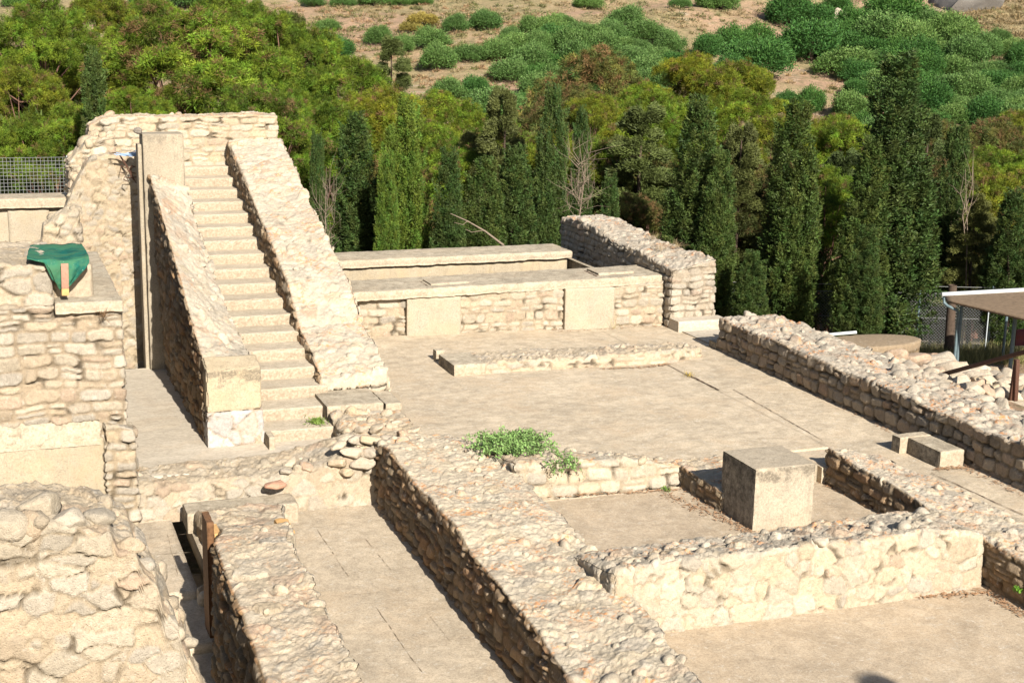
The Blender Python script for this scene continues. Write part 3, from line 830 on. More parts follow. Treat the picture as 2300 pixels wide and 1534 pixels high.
# wall behind the head of the stairs
prism_x('stair_head_wall', M_STONE_TOP, [2.62, 3.0, 3.4, 4.8, 6.2, 7.2, 7.52], 38.3, 39.3, 2.6, [(4.62, 4.6), (4.82, 4.82), (4.84, 4.84), (4.84, 4.84), (4.87, 4.87), (4.87, 4.87), (4.86, 4.86)],
        course=((.14, .26), (.25, .6)), label='rubble wall of squared stones across the head of the stairs', cat='wall', seed=63, cell=(.42, .4, .24), side=.026, topa=.04, knobs=10, ksize=(.10, .16), pal=PALW, rnd=.045, topn=.02, thr=.1)
prism_x('stair_head_buttress', M_STONE, [1.9, 2.4, 3.0], 35.2, 36.4, 1.6, [(4.0, 4.0), (4.52, 4.5), (4.62, 4.6)], label='stepped rubble shoulder left of the stair head wall', cat='wall', seed=64, cell=(.42, .4, .24),
        side=.06, topa=.1, knobs=8, ksize=(.12, .22), rnd=.1)
# high rubble wall left of the pillar
prism_x('high_rubble_wall', M_STONE_WARM, [1.62, 1.75, 1.95, 2.15, 2.3, 2.9, 3.36], 33.2, 34.0, -.6, [(2.9, 2.9), (3.3, 3.3), (3.75, 3.75), (4.1, 4.1), (4.28, 4.28), (4.38, 4.38), (4.40, 4.40)],
        course=None, label='high warm rubble wall of rounded stones left of the tall pillar, its left edge crumbling in steps', cat='wall', seed=65, cell=(.24, .3, .15), side=.020, topa=.09, pal=PALW, mortar=(.62, .51, .36), flush=.2, thr=.30, rnd=.06, knobs=10, ksize=(.08, .14))
prism_x('stepped_rubble_wall', M_STONE_WARM, [.50, .72, .78, 1.1, 1.15, 1.5, 1.9], 31.8, 32.6, .4, [(1.9, 1.9), (2.0, 2.0), (2.45, 2.45), (2.6, 2.6), (2.95, 2.95), (3.2, 3.2), (3.4, 3.4)],
        course=None, label='low stepped end of rubble masonry beside the green cloth', cat='wall', seed=66, cell=(.3, .3, .2), side=.06, topa=.08, pal=PAL, mortar=(.62, .52, .38), flush=.3, thr=.24, rnd=.08, knobs=8, ksize=(.1, .17))
slab('white_stone_post', M_MARBLE, .42, .60, 30.2, 30.4, .8, 2.25, 'broken white stone post beside the stepped rubble', 'post', res=.03, rnd=.03, rough=.03, wav=.04)

# rebar sticking out under the stair-head wall
rb = empty('exposed_rebar', (3.2, 32.6, 4.4), 'bent rusty reinforcing bars hanging from broken concrete left of the pillar', 'rebar')
rs = np.random.RandomState(4)
sp = []
for (pp) in ([(268, 348), (282, 372), (300, 405)], [(270, 350), (290, 380), (306, 412)], [(282, 378), (272, 372), (270, 384)], [(290, 385), (296, 372), (304, 376)],
             [(306, 398), (292, 400), (279, 398), (278, 404), (287, 408)], [(305, 390), (296, 388), (292, 378), (302, 374)], [(246, 345), (262, 343), (285, 350)]):
    sp.append(([aty(a, b, 33.0 - .05 * k) for k, (a, b) in enumerate(pp)], .012))
tubes('bars', M_RUST, sp, rb, n=6)
wb = empty('blue_wire_bundle', (3.0, 32.9, 4.4), 'tangle of pale blue wire and hooks lying on the broken ledge', 'wire')
sp = []
for k in range(16):
    x0, x1 = rs.uniform(256, 285), rs.uniform(300, 318); y0, y1 = rs.uniform(344, 350), rs.uniform(338, 352)
    sp.append(([aty(x0, y0, 32.9 + rs.uniform(-.1, .1)), aty((x0 + x1) / 2, (y0 + y1) / 2 + rs.uniform(-4, 4), 32.8), aty(x1, y1, 32.9 + rs.uniform(-.15, .15))], .010))
tubes('strands', M_WIRE, sp, wb, n=6)

# far left: coped wall, mesh fence
cw = empty('coped_wall', (1.0, 36, 1), 'low cream wall with a thick weathered coping at the far left', 'wall')
slab('coping', M_SLAB, -1.5, 2.2, 35.8, 36.9, 2.86, 3.10, parent=cw, res=.06, chip=.02, rnd=.03)
slab('wall_face', M_PANEL, -1.5, 2.1, 36.0, 36.8, .5, 2.855, parent=cw, res=.1)
slab('pilaster', M_PANEL, .50, 1.45, 35.93, 36.05, .8, 2.85, parent=cw, res=.1)
slab('lower_ledge', M_SLAB, -1.5, .5, 35.0, 35.7, .8, 1.75, parent=cw, res=.08)
M_MESH = plain('dull_wire', (.30, .31, .30), .7, .1, 20)
mf = empty('mesh_fence', (1, 40, 2.5), 'welded grey mesh fence panel with a white post at the far left', 'fence')
V, Fc, b = [], [], 0
sp = []
for i in range(42):
    x = -1.2 + i * .095
    sp.append(([(x, 40, 2.3), (x, 40, 3.66)], .006))
for i in range(15):
    z = 2.34 + i * .095
    sp.append(([(-1.2, 40.0, z), (2.75, 40.0, z)], .006))
tubes('mesh_panel', M_MESH, sp, mf, n=4)
tubes('post', M_WHITE, [([(2.22, 39.96, 2.2), (2.15, 39.96, 3.72)], .035)], mf)

# ================================================================== LEFT MASS
prism_x('left_tower_wall', M_STONE_WARM, [-1.6, .3, 1.35, 1.97, 2.0], [23.5] * 5, [28.5] * 5, -.9, [(2.92, 2.92), (2.88, 2.88), (2.84, 2.84), (2.84, 2.84), (2.8, 2.8)], batter=.04,
        course=((.10, .24), (.20, .52)), label='tall left wall of squared cream and pinkish stones with a concrete ledge on top', cat='wall', seed=67, cell=(.48, .4, .24), side=.028, topa=.02, pal=PALW, mortar=(.54, .44, .32), flush=.18, thr=.12, rnd=.05, res=.024, mortar_top=(.56, .48, .37), top_flush=1.0, topn=0)
slab('ledge_capping', M_SLAB, .95, 2.02, 23.42, 28.6, 2.74, 2.93, 'weathered grey concrete ledge running back from the left tower wall corner', 'ledge', res=.05, rnd=.03, chip=.05, rough=.012)
slab('plaster_facing', M_PLASTER, -1.6, 1.62, 23.36, 23.5, -.74, .66, 'stained yellow plaster panel at the foot of the left tower wall', 'plaster facing', res=.04, rnd=.04, rough=.006, wav=.02, seed=90, chip=.06)
prism_x('mortar_band', M_SLAB, [-1.6, 0, 1.6], 23.33, 23.55, .56, [(.86, .98), (.88, 1.0), (.82, .95)], label='rough crumbling mortar band above the yellow plaster panel', cat='mortar band', seed=91, cell=(.3, .3, .2), side=.02, topa=.03, rnd=.08, batter=.1, flush=.9, course=None)
prism_x('upper_left_pier', M_STONE_WARM, [-1.6, .2, .95], 23.75, 26.2, 2.85, [(3.56, 3.55), (3.52, 3.5), (3.5, 3.5)], label='upper rubble block of big stones at the far left edge', cat='wall', seed=68, cell=(.50, .5, .42), side=.05, topa=.02,
        pal=PALW, flush=.1, thr=.12, rnd=.07, top_flush=.9, course=None)
prism_x('cloth_pier', M_STONE_WARM, [.92, 1.35, 1.60], 23.95, 26.2, 2.9, [(3.15, 3.45), (3.42, 3.5), (3.46, 3.5)], label='pale stone pier end under the green cloth', cat='pier', seed=69, cell=(.7, .7, .7), side=.01, topa=.02, pal=PALW, flush=.8, rnd=.1, course=None)
# green shade cloth
def cloth():
    rows = [[(70, 549, 3.60), (100, 546.5, 3.63), (140, 547.5, 3.64), (183, 547, 3.64)]]
    G = []
    G.append([aty(x, y, 25.9) for x, y in ((68, 552), (104, 547), (142, 548), (184, 548))])
    G.append([aty(x, y, 24.9) for x, y in ((63, 566), (104, 567), (152, 567), (193, 561))])
    G.append([aty(x, y, 23.72) for x, y in ((60, 581), (104, 584), (155, 586), (199, 574))])
    G.append([aty(x, y, 23.66) for x, y in ((100, 588), (112, 604), (158, 606), (200, 590))])
    G.append([aty(x, y, 23.66) for x, y in ((108, 606), (122, 622), (160, 624), (190, 606))])
    G.append([aty(x, y, 23.66) for x, y in ((118, 628), (130, 638), (155, 640), (172, 624))])
    G.append([aty(x, y, 23.7) for x, y in ((131, 644), (137, 652), (145, 653), (154, 642))])
    G = np.array(G)
    nr, nc = 60, 60
    U = np.linspace(0, len(G) - 1, nr); Wc = np.linspace(0, 3, nc)
    P = np.zeros((nr, nc, 3))
    for a, u in enumerate(U):
        i = min(int(u), len(G) - 2); f = u - i
        row = G[i] * (1 - f) + G[i + 1] * f
        for k in range(3): P[a, :, k] = np.interp(Wc, [0, 1, 2, 3], row[:, k])
    Q = P.reshape(-1, 3)
    uu = np.repeat(np.linspace(0, 1, nr), nc); vv = np.tile(np.linspace(0, 1, nc), nr)
    fold = np.sin(vv * 17 + 5 * uu + 2 * fbm(Q, 2, 2, 3)) * .022 * (0.35 + uu) + .03 * fbm(Q, 3.5, 3, 6) + .008 * fbm(Q, 14, 2, 8)
    Q[:, 1] -= fold * (uu > .25); Q[:, 2] += fold * .8 * (uu <= .38)
    i = (np.arange(nr - 1)[:, None] * nc + np.arange(nc - 1)[None, :]).ravel()
    Fc = np.stack([i, i + nc, i + nc + 1, i + 1], axis=1)
    m, t, b = new_mat('green_shade_cloth')
    pos, g = coords(t)
    n = noise(t, pos, 4, 6, .7, .4)
    c = mix(t, ramp(t, n, [(.42, 0), (.6, 1)]), (0.0, .115, .088), (.01, .08, .06))
    sx = N(t, 'ShaderNodeSeparateXYZ'); t.links.new(pos, sx.inputs[0])
    faded = math_n(t, 'MULTIPLY', ramp(t, noise(t, pos, 1.8, 5, .7), [(.42, 0), (.56, 1)]), ramp(t, sx.outputs['Z'], [(0.0, 1.0), (1.0, 1.0)]))
    c = mix(t, math_n(t, 'MULTIPLY', faded, .55), c, (.07, .17, .075))
    sp_ = ramp(t, noise(t, pos, 42, 2, .5), [(.72, 0), (.76, 1)])
    c = mix(t, sp_, c, (.5, .55, .5))
    t.links.new(c, b.inputs['Base Color']); b.inputs['Roughness'].default_value = .8
    bump(t, b, noise(t, pos, 60, 3, .6), .3, .004)
    o = link('shade_cloth', mesh_np('shade_cloth', Q, Fc), m, label='folded green shade cloth draped over the pier end', cat='cloth')
    md = o.modifiers.new('thick', 'SOLIDIFY'); md.thickness = .012
cloth()
a, b_ = aty(145, 592, 23.58), aty(147, 664, 23.58)
pk = empty('wooden_plank', b_, 'short pinkish wooden plank standing against the green cloth', 'plank')
beam('board', M_WOOD_PINK, a, b_ + (a - b_) * .22, .115, .03, parent=pk)
beam('board_foot', M_WOOD_OR, b_ + (a - b_) * .215, b_, .113, .028, parent=pk)

# ================================================================== FOREGROUND LEFT
prism_x('foreground_rubble_wall', M_STONE_WARM, [-1.2, -.1, .35, .75, 1.0, 1.06, 1.24, 1.30, 1.42, 1.50, 1.62, 1.68, 1.80, 1.84], [13.9] * 14, [15.5] * 14, -.6,
        [(2.42, 2.45), (2.46, 2.50), (2.56, 2.55), (2.48, 2.45), (2.38, 2.40), (2.22, 2.3), (2.14, 2.2), (1.92, 2.0), (1.80, 1.9), (1.45, 1.6), (1.30, 1.4), (.95, 1.1), (.70, .9), (.40, .6)], batter=.14,
        label='big sunlit rubble wall with large rounded stones filling the bottom left corner', cat='wall', seed=70, cell=(.40, .40, .20), side=.030, topa=.05, pal=PALW, mortar=(.62, .51, .37), flush=.35, thr=.10, rnd=.045, res=.018, knobs=36, ksize=(.08, .17),
        course=None, warp=1.9, top_flush=.5)

rs = np.random.RandomState(55)
for k, (x, z, r) in enumerate(((-.05, 2.52, .26), (.34, 2.62, .22), (.62, 2.52, .20), (.93, 2.44, .17), (1.18, 2.2, .15), (1.36, 1.88, .13), (.12, 2.5, .15), (1.72, .95, .13))):
    V0, F0 = rock_arrays(520 + k, 3)
    V1 = V0 * np.array([r * 1.2, r * .9, r * .72]) + np.array([x, 14.15 + .25 * (k % 2), z])
    link('capping_boulder', mesh_np('capping_boulder', V1, F0, np.tile(PALW[k], (len(V0), 1)), np.zeros(len(V0))), M_STONE_WARM, label=('large blunt boulder at the left end of the foreground wall top', 'tall rounded boulder, highest on the foreground wall top', 'boulder right of the highest one on the foreground wall top',
         'flat boulder at the upper right shoulder of the foreground wall', 'small boulder a step down the broken right edge of the foreground wall', 'next small boulder down the broken right edge', 'small stone between the two largest boulders on the foreground wall top', 'lowest small boulder on the broken right edge of the foreground wall')[k], cat='boulder')

# cross wall between stair foot and the paved room
prism_x('cross_wall', M_STONE_WARM, [1.75, 2.1, 3.2, 4.3, 5.2, 5.7, 6.35], [23.45, 23.45, 23.45, 23.35, 23.2, 23.2, 23.2], [24.6] * 7, -.95, [(-.35, -.27), (-.33, -.27), (-.33, -.25), (-.33, -.22), (-.2, -.1), (-.08, .02), (.05, .12)], batter=.16,
        warp=1.8, course=None, flush=.45, thr=.10, label='low crumbling cross wall between the stair foot and the flagstone room, with a pink stone in its top', cat='wall', seed=72, cell=(.34, .3, .22), side=.026, topa=.05, pal=PALW, mortar=(.60, .50, .37), knobs=26, ksize=(.06, .15), rnd=.1)
prism_x('corner_masonry', M_STONE_WARM, [1.62, 2.12], 23.3, 23.9, -.95, [(.9, .9), (.75, .75)], label='narrow stack of corner stones right of the yellow plaster panel', cat='wall', seed=73, cell=(.4, .4, .2), side=.04, topa=.03, pal=PALW, rnd=.06, batter=.02)
prism_y('court_edge_wall', M_STONE_TOP, [(5.93, 7.3), (5.93, 7.3), (5.95, 7.35), (5.98, 7.4)], [23.6, 24.4, 25.2, 25.8], -.4, [(.06, .12), (.02, .08), (.04, .1), (.06, .05)],
        label='short rough wall edge between the stair foot and the courtyard', cat='wall', seed=74, cell=(.34, .3, .22), topa=.07, knobs=30, ksize=(.07, .16), rnd=.07)

# individual loose stones piled by the stair foot
def rock_obj(loc, size, rot, idx, col, label, group, mat=None, name='loose_stone'):
    key = ('r', idx)
    if key not in _RM:
        V, Fc = rock_arrays(300 + idx, 3)
        _RM[key] = mesh_np(name, V, Fc, np.tile(PAL[idx % len(PAL)], (len(V), 1)), np.clip(V[:, 2], 0, 1))
        _RM[key].materials.append(mat or M_ROCK)
    o = bpy.data.objects.new(name, _RM[key]); COL.objects.link(o)
    o.location = loc; o.scale = size; o.rotation_euler = rot
    o['label'] = label; o['category'] = 'stone'
    if group: o['group'] = group
    return o
_RM = {}
rs = np.random.RandomState(12)
PILE = [(845, 962, .22), (812, 965, .18), (778, 985, .17), (800, 990, .2), (835, 990, .24), (870, 985, .2), (905, 975, .2), (760, 1000, .19), (735, 1012, .17), (700, 1020, .16), (672, 1030, .15), (790, 1015, .24),
        (830, 1020, .22), (760, 1040, .2), (720, 1045, .22), (684, 1050, .2), (650, 1040, .15), (860, 1000, .16), (930, 968, .2), (890, 950, .16), (960, 985, .17), (815, 1042, .25), (775, 1060, .2), (640, 1058, .14)]
for i, (a, b, s) in enumerate(PILE):
    z = .05 + .10 * (i < 8) if a > 740 else -.22
    p = atz(a, b, z)
    if p[1] < 23.25: p = aty(a, b, 23.28)
    s *= .82
    rock_obj(p + np.array([0, 0, s * .02]), (s * 1.15, s * .85, s * .62), (rs.uniform(-.3, .3), rs.uniform(-.3, .3), rs.uniform(0, 6)), i % 9, None,
             'loose angular limestone lump in the small heap at the foot of the stairs', 'stones heaped at the stair foot')
p = atz(620, 1088, -.37)
o = rock_obj(p, (.22, .15, .09), (0, 0, .4), 7, None, 'flat pink stone set in the top of the cross wall', None)
me = o.data.copy(); o.data = me
me.attributes['col'].data.foreach_set('color', np.tile((.60, .36, .26, 1), (len(me.vertices), 1)).astype(np.float32).ravel())

# ================================================================== MIDDLE WALLS
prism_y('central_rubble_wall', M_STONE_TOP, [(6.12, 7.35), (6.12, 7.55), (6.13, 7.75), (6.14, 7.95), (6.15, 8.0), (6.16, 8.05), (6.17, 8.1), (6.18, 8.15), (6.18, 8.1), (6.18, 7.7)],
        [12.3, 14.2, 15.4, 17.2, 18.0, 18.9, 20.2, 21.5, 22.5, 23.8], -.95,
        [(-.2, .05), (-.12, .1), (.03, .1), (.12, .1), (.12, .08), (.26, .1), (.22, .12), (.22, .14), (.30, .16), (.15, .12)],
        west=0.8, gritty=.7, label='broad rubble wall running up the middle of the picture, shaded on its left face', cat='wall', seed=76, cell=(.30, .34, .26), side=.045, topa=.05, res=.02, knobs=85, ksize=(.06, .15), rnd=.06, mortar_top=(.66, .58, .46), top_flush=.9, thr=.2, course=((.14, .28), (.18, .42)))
prism_x('front_room_wall', M_STONE_TOP, [7.5, 8.6, 9.6, 10.6, 11.6, 12.4, 13.0, 13.5], [15.92, 15.92, 15.9, 15.9, 15.9, 15.9, 15.92, 15.95], 17.5, -.55,
        [(.42, .12), (.46, .12), (.46, .12), (.48, .14), (.48, .12), (.48, .16), (.42, .2), (.3, .2)], batter=.1,
        course=None, warp=1.9, mortar_top=(.63, .57, .48), gritty=.8, label='sunlit rubble wall crossing in front of the sunken room, at lower right', cat='wall', seed=77, cell=(.32, .32, .24), side=.026, topa=.055, res=.02, knobs=60, ksize=(.07, .15), rnd=.09, pal=PALW, mortar=(.60, .50, .37), flush=.45, top_flush=.4, thr=.10)
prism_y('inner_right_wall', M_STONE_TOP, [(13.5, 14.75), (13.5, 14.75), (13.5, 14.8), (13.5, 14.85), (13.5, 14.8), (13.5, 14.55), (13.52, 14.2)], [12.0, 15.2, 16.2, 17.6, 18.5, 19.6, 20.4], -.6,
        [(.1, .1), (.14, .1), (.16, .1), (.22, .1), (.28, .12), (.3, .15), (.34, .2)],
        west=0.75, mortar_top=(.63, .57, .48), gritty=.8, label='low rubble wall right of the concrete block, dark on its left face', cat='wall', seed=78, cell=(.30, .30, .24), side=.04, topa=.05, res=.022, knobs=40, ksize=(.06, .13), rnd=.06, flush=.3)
prism_x('kerb_wall', M_STONE_TOP, [8.0, 8.8, 9.9, 10.6, 11.05], [21.02, 21.0, 20.98, 20.95, 20.92], [22.4, 22.3, 22.0, 21.7, 21.4], -.35,
        [(.32, .12), (.34, .12), (.24, .1), (.14, .06), (.05, .03)], batter=.08,
        course=((.2, .34), (.3, .55)), label='low rubble kerb wall dropping from the courtyard into the sunken room', cat='wall', seed=79, cell=(.42, .34, .26), side=.035, topa=.05, pal=PALW, mortar=(.60, .50, .37), knobs=40, ksize=(.05, .13), rnd=.07, thr=.12)
prism_y('short_return_wall', M_STONE_TOP, [(10.98, 12.6), (10.98, 12.8), (10.98, 12.9)], [19.5, 20.1, 21.35], -.35, [(.05, .02), (.06, .02), (.02, .01)],
        west=0.75, label='short dark rubble return behind the concrete block', cat='wall', seed=80, cell=(.28, .28, .2), side=.035, topa=.03, rnd=.04, knobs=6, ksize=(.05, .09))
slab('court_step_edge', M_PANEL, 12.7, 13.415, 20.42, 21.35, -.32, .012, 'pale stone step face right of the concrete block', 'step', res=.05)
slab('concrete_block', M_BLOCK, 11.06, 12.15, 18.55, 19.62, -.34, .72, 'big square concrete block with black lichen on its left face, standing in the sunken room', 'block', res=.03, rnd=.018, rough=.005, wav=.008, seed=95, chip=.02, zslope=(0, 0))
bn = empty('stone_bench', (15.6, 20.2, 0), 'long low concrete bench block with a short return, beside the grey long wall', 'bench')
slab('main_block', M_SLAB, 15.39, 15.90, 19.66, 20.60, -.03, .295, parent=bn, res=.03, chip=.03, seed=96)
slab('end_block', M_SLAB, 15.22, 15.90, 20.603, 20.86, -.03, .297, parent=bn, res=.03, chip=.02, seed=97)

# platform in the courtyard
prism_x('courtyard_platform', M_STONE_WARM, [9.95, 11.2, 12.6, 13.6, 14.6, 15.35], [28.24, 28.2, 28.1, 28.05, 28.1, 28.35], [29.5, 29.5, 29.4, 29.3, 29.3, 29.2], -.05, [(.20, .17), (.22, .17), (.22, .17), (.24, .18), (.27, .2), (.22, .15)], batter=.1,
        label='long low worn masonry platform lying across the courtyard', cat='platform', seed=82, cell=(.42, .3, .24), side=.03, topa=.04, mortar=(.64, .53, .39), knobs=40, ksize=(.04, .11), rnd=.08, top_flush=.7)
slab('platform_end_slab', M_SLAB, 9.25, 9.98, 28.22, 29.35, -.03, .235, 'weathered slab forming the left end of the courtyard platform', 'slab', res=.04, chip=.03)
slab('small_upright_block', M_SLAB, 9.28, 9.50, 29.62, 29.86, -.03, .24, 'small upright block just left of the platform end', 'block', res=.04, chip=.02)

# ================================================================== BACK LEDGE STRUCTURE
bk = empty('back_ledge_wall', (12, 32.2, 0), 'back wall of the courtyard with two smooth cream panels between rubble infill', 'wall')
def yb(x): return 32.42 - (x - 8.4) * .083
def infill(x0, x1, seed, rec=.05, pal=PALW):
    rubble('rubble_infill', M_STONE_WARM, [(x0, yb(x0) + rec, -.05), (x1, yb(x1) + rec, -.05)], [(x0, yb(x0) + .6, -.05), (x1, yb(x1) + .6, -.05)], [(x0, yb(x0) + rec, 1.0), (x1, yb(x1) + rec, 1.1)], [(x0, yb(x0) + .6, 1.0), (x1, yb(x1) + .6, 1.1)],
           parent=bk, cell=(.38, .4, .2), side=.024, topa=.01, rnd=.03, seed=seed, pal=pal, mortar=(.60, .50, .37), topn=0, wav=.02, flush=.2, thr=.15)
infill(7.5, 9.36, 101); infill(10.7, 13.35, 102); infill(14.65, 16.02, 103, .03)
for k, (x0, x1) in enumerate(((9.38, 10.72), (13.36, 14.66))):
    slab('panel', M_PANEL, x0, x1, yb(x0) - .04, yb(x0) + .5, -.04, .93 + k * .1, parent=bk, res=.06, rnd=.015, skew=(0, -(x1 - x0) * .083), seed=104 + k)
slab('ledge_slab', M_SLAB, 7.4, 16.12, yb(7.4) - .22, 33.9, .885, 1.115, 'thick weathered ledge slab on top of the back wall', 'slab', res=.06, rnd=.035, rough=.014, wav=.012, chip=.05, skew=(0, -.35), zslope=(.155, 0), seed=106)
slab('hatch_lid', M_SLAB, 10.05, 11.05, 32.55, 33.25, 1.14, 1.20, 'left raised hatch lid on the ledge slab', 'lid', res=.06, zslope=(.015, 0))
slab('hatch_lid', M_SLAB, 14.45, 15.45, 32.45, 33.2, 1.225, 1.29, 'right raised hatch lid on the ledge slab', 'lid', res=.06, zslope=(.015, 0))
slab('slot_cover', M_RUST, 9.93, 9.99, 32.45, 33.2, 1.12, 1.17, 'dark slot at the left end of the left hatch lid', 'slot', res=.1)
slab('slot_cover', M_RUST, 14.34, 14.40, 32.35, 33.15, 1.2, 1.25, 'dark slot at the left end of the right hatch lid', 'slot', res=.1)
rw = empty('rear_wall', (12, 36.5, 0), 'rear parapet of cream plaster under a long coping slab', 'wall')
slab('coping_slab', M_SLAB, 7.6, 15.3, 36.15, 37.6, 1.00, 1.22, parent=rw, res=.06, rnd=.03, rough=.012, chip=.04, zslope=(.03, 0), seed=108)
slab('plaster_face', M_PLASTER, 7.6, 15.2, 36.3, 37.4, -.2, 1.005, parent=rw, res=.1, zslope=(0, 0))
slab('short_return', M_SLAB, 15.32, 15.46, 33.6, 36.6, .6, .98, 'thin low wall closing the gap beside the tall grey wall', 'wall', res=.1)

prism_y('tall_grey_wall', M_STONE_RIGHT, [(16.0, 17.3), (16.0, 17.25), (16.0, 17.3), (16.0, 17.3), (16.0, 17.3), (16.0, 17.4), (16.0, 17.5)], [31.45, 32.2, 33.3, 35.2, 36.2, 37.5, 38.9], -.9,
        [(1.45, 1.72), (1.55, 1.72), (1.66, 1.7), (1.7, 1.75), (1.85, 1.85), (1.92, 1.9), (1.82, 1.85)],
        course=((.14, .24), (.2, .42)), mortar_top=(.63, .57, .48), label='tall lichened rubble wall end behind the courtyard, with orange lichen on top', cat='wall', seed=83, cell=(.34, .36, .22), side=.034, topa=.07, pal=PALG, mortar=(.52, .44, .34), knobs=50, ksize=(.08, .17), rnd=.08, thr=.14)
slab('wall_plinth', M_FLOOR_SMOOTH, 16.0, 17.4, 30.95, 31.5, -.25, .26, 'smooth concrete plinth under the tall grey wall end', 'plinth', res=.06)
slab('concrete_apron', M_FLOOR_SMOOTH, 16.1, 17.3, 29.6, 30.93, -.2, .03, 'flat concrete apron beside the plinth', 'slab', res=.06)
slab('small_dark_block', M_SLAB, 16.0, 16.35, 28.95, 29.35, -.03, .16, 'small block between the plinth and the long grey wall', 'block', res=.05)

yy = [29.0, 28.2, 26.4, 24.7, 23.6, 22.6, 21.3, 20.1, 19.0, 18.2, 16, 13]
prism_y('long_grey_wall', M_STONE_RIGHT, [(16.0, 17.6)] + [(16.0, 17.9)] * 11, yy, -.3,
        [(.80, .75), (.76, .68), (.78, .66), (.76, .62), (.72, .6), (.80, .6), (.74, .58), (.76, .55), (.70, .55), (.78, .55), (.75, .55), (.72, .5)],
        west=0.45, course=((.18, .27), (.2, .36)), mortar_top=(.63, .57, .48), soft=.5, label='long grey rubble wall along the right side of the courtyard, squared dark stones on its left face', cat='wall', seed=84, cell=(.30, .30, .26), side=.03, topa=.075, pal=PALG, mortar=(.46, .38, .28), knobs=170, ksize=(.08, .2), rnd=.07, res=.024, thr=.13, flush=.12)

# ================================================================== LEFT-CENTRE WALL + POST
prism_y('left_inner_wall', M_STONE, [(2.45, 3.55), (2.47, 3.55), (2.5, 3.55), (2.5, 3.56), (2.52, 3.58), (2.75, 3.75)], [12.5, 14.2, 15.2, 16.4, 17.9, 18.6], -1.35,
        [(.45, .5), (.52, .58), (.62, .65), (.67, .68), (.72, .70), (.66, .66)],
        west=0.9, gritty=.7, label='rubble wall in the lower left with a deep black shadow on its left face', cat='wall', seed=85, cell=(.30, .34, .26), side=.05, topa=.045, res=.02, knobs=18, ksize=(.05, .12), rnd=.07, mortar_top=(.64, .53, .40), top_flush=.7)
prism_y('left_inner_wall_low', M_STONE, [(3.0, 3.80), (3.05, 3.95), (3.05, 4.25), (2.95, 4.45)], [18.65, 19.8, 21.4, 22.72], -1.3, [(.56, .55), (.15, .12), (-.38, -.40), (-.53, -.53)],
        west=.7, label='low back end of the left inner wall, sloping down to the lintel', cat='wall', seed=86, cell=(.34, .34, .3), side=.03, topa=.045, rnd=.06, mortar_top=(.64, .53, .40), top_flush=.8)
slab('lintel_slab', M_SLAB, 2.83, 4.7, 22.70, 23.3, -.92, -.56, 'concrete lintel slab between the passage and the cross wall', 'slab', res=.04, chip=.04, rnd=.03)
slab('yellow_corner_stone', M_WOOD_OR, 3.80, 4.0, 19.6, 20.2, -.4, .12, 'ochre stone at the right rear corner of the left inner wall', 'stone', res=.03, rnd=.03, rough=.02)
ps = empty('timber_post', (2.68, 18.75, -.9), 'old brown timber post standing at the end of the left inner wall', 'post')
slab('post_body', M_WOOD, 2.60, 2.70, 18.75, 19.25, -1.1, .68, parent=ps, res=.05, rnd=.01, rough=.01)
slab('plaster_edge', M_WOOD_OR, 2.702, 2.80, 18.75, 19.2, -1.3, .5, parent=ps, res=.05, rnd=.01)
for k, (a, b, s) in enumerate(((463, 1345, .13), (452, 1330, .11))):
    rock_obj(atz(a, b, -.85), (s, s * .8, s * 1.3), (0, .2, k), 3 + k, None, ('white' if k == 0 else 'tan') + ' stone lump at the foot of the timber post', None)

# ================================================================== EAST SIDE: rubble field, rail, shelter, round cistern, fence
rs = np.random.RandomState(31)
cnt = 0
spots = []
for k in range(700):
    px, py = rs.uniform(1960, 2310), rs.uniform(785, 905)
    if py > 905: continue
    p = atz(px, py, 0.25)
    if p[0] < 17.9 or p[1] > 30: continue
    if p[0] > 18.5 and p[1] < 22.4: continue
    s = rs.uniform(.16, .34)
    if any((q[0] - p[0]) ** 2 + (q[1] - p[1]) ** 2 < (.55 * (s + q[2])) ** 2 for q in spots): continue
    spots.append((p[0], p[1], s))
for i, (x, y, s) in enumerate(spots):
    z = float(terr(x, y))
    rock_obj((x, y, z + s * .32), (s * rs.uniform(.9, 1.4), s * rs.uniform(.8, 1.1), s * rs.uniform(.6, .9)), (rs.uniform(-.3, .3), rs.uniform(-.3, .3), rs.uniform(0, 6)), i % 9, None,
             'pale limestone lump in the rubble field beyond the long grey wall', 'stones in the rubble field', name='loose_stone')
o = rock_obj((19.6, 25.3, .35), (.50, .35, .30), (0, .1, .2), 5, None, 'large squared pale boulder at the left edge of the rubble field', None, name='boulder')
o = rock_obj(aty(2075, 812, 28.6), (.62, .4, .28), (0, 0, .4), 2, None, 'dark jagged boulder in shade before the shelter', None, name='boulder')
me = o.data.copy(); o.data = me
me.attributes['col'].data.foreach_set('color', np.tile((.16, .145, .13, 1), (len(me.vertices), 1)).astype(np.float32).ravel())

rl = empty('rusty_handrail', (19, 22, .28), 'sloping brown steel handrail on a forked post at the right edge', 'handrail')
b0 = atz(2279, 900, .28)
top = aty(2284, 806, b0[1])
beam('post', M_RUST, b0, top + np.array([0, 0, -.01]), .085, .10, parent=rl)
beam('post', M_RUST, b0 + np.array([-.07, .05, 0]), top + np.array([.03, .06, -.02]), .05, .06, parent=rl)
beam('rail', M_RUST, aty(2098, 846, 24.2), aty(2400, 764, 19.8), .10, .075, parent=rl)

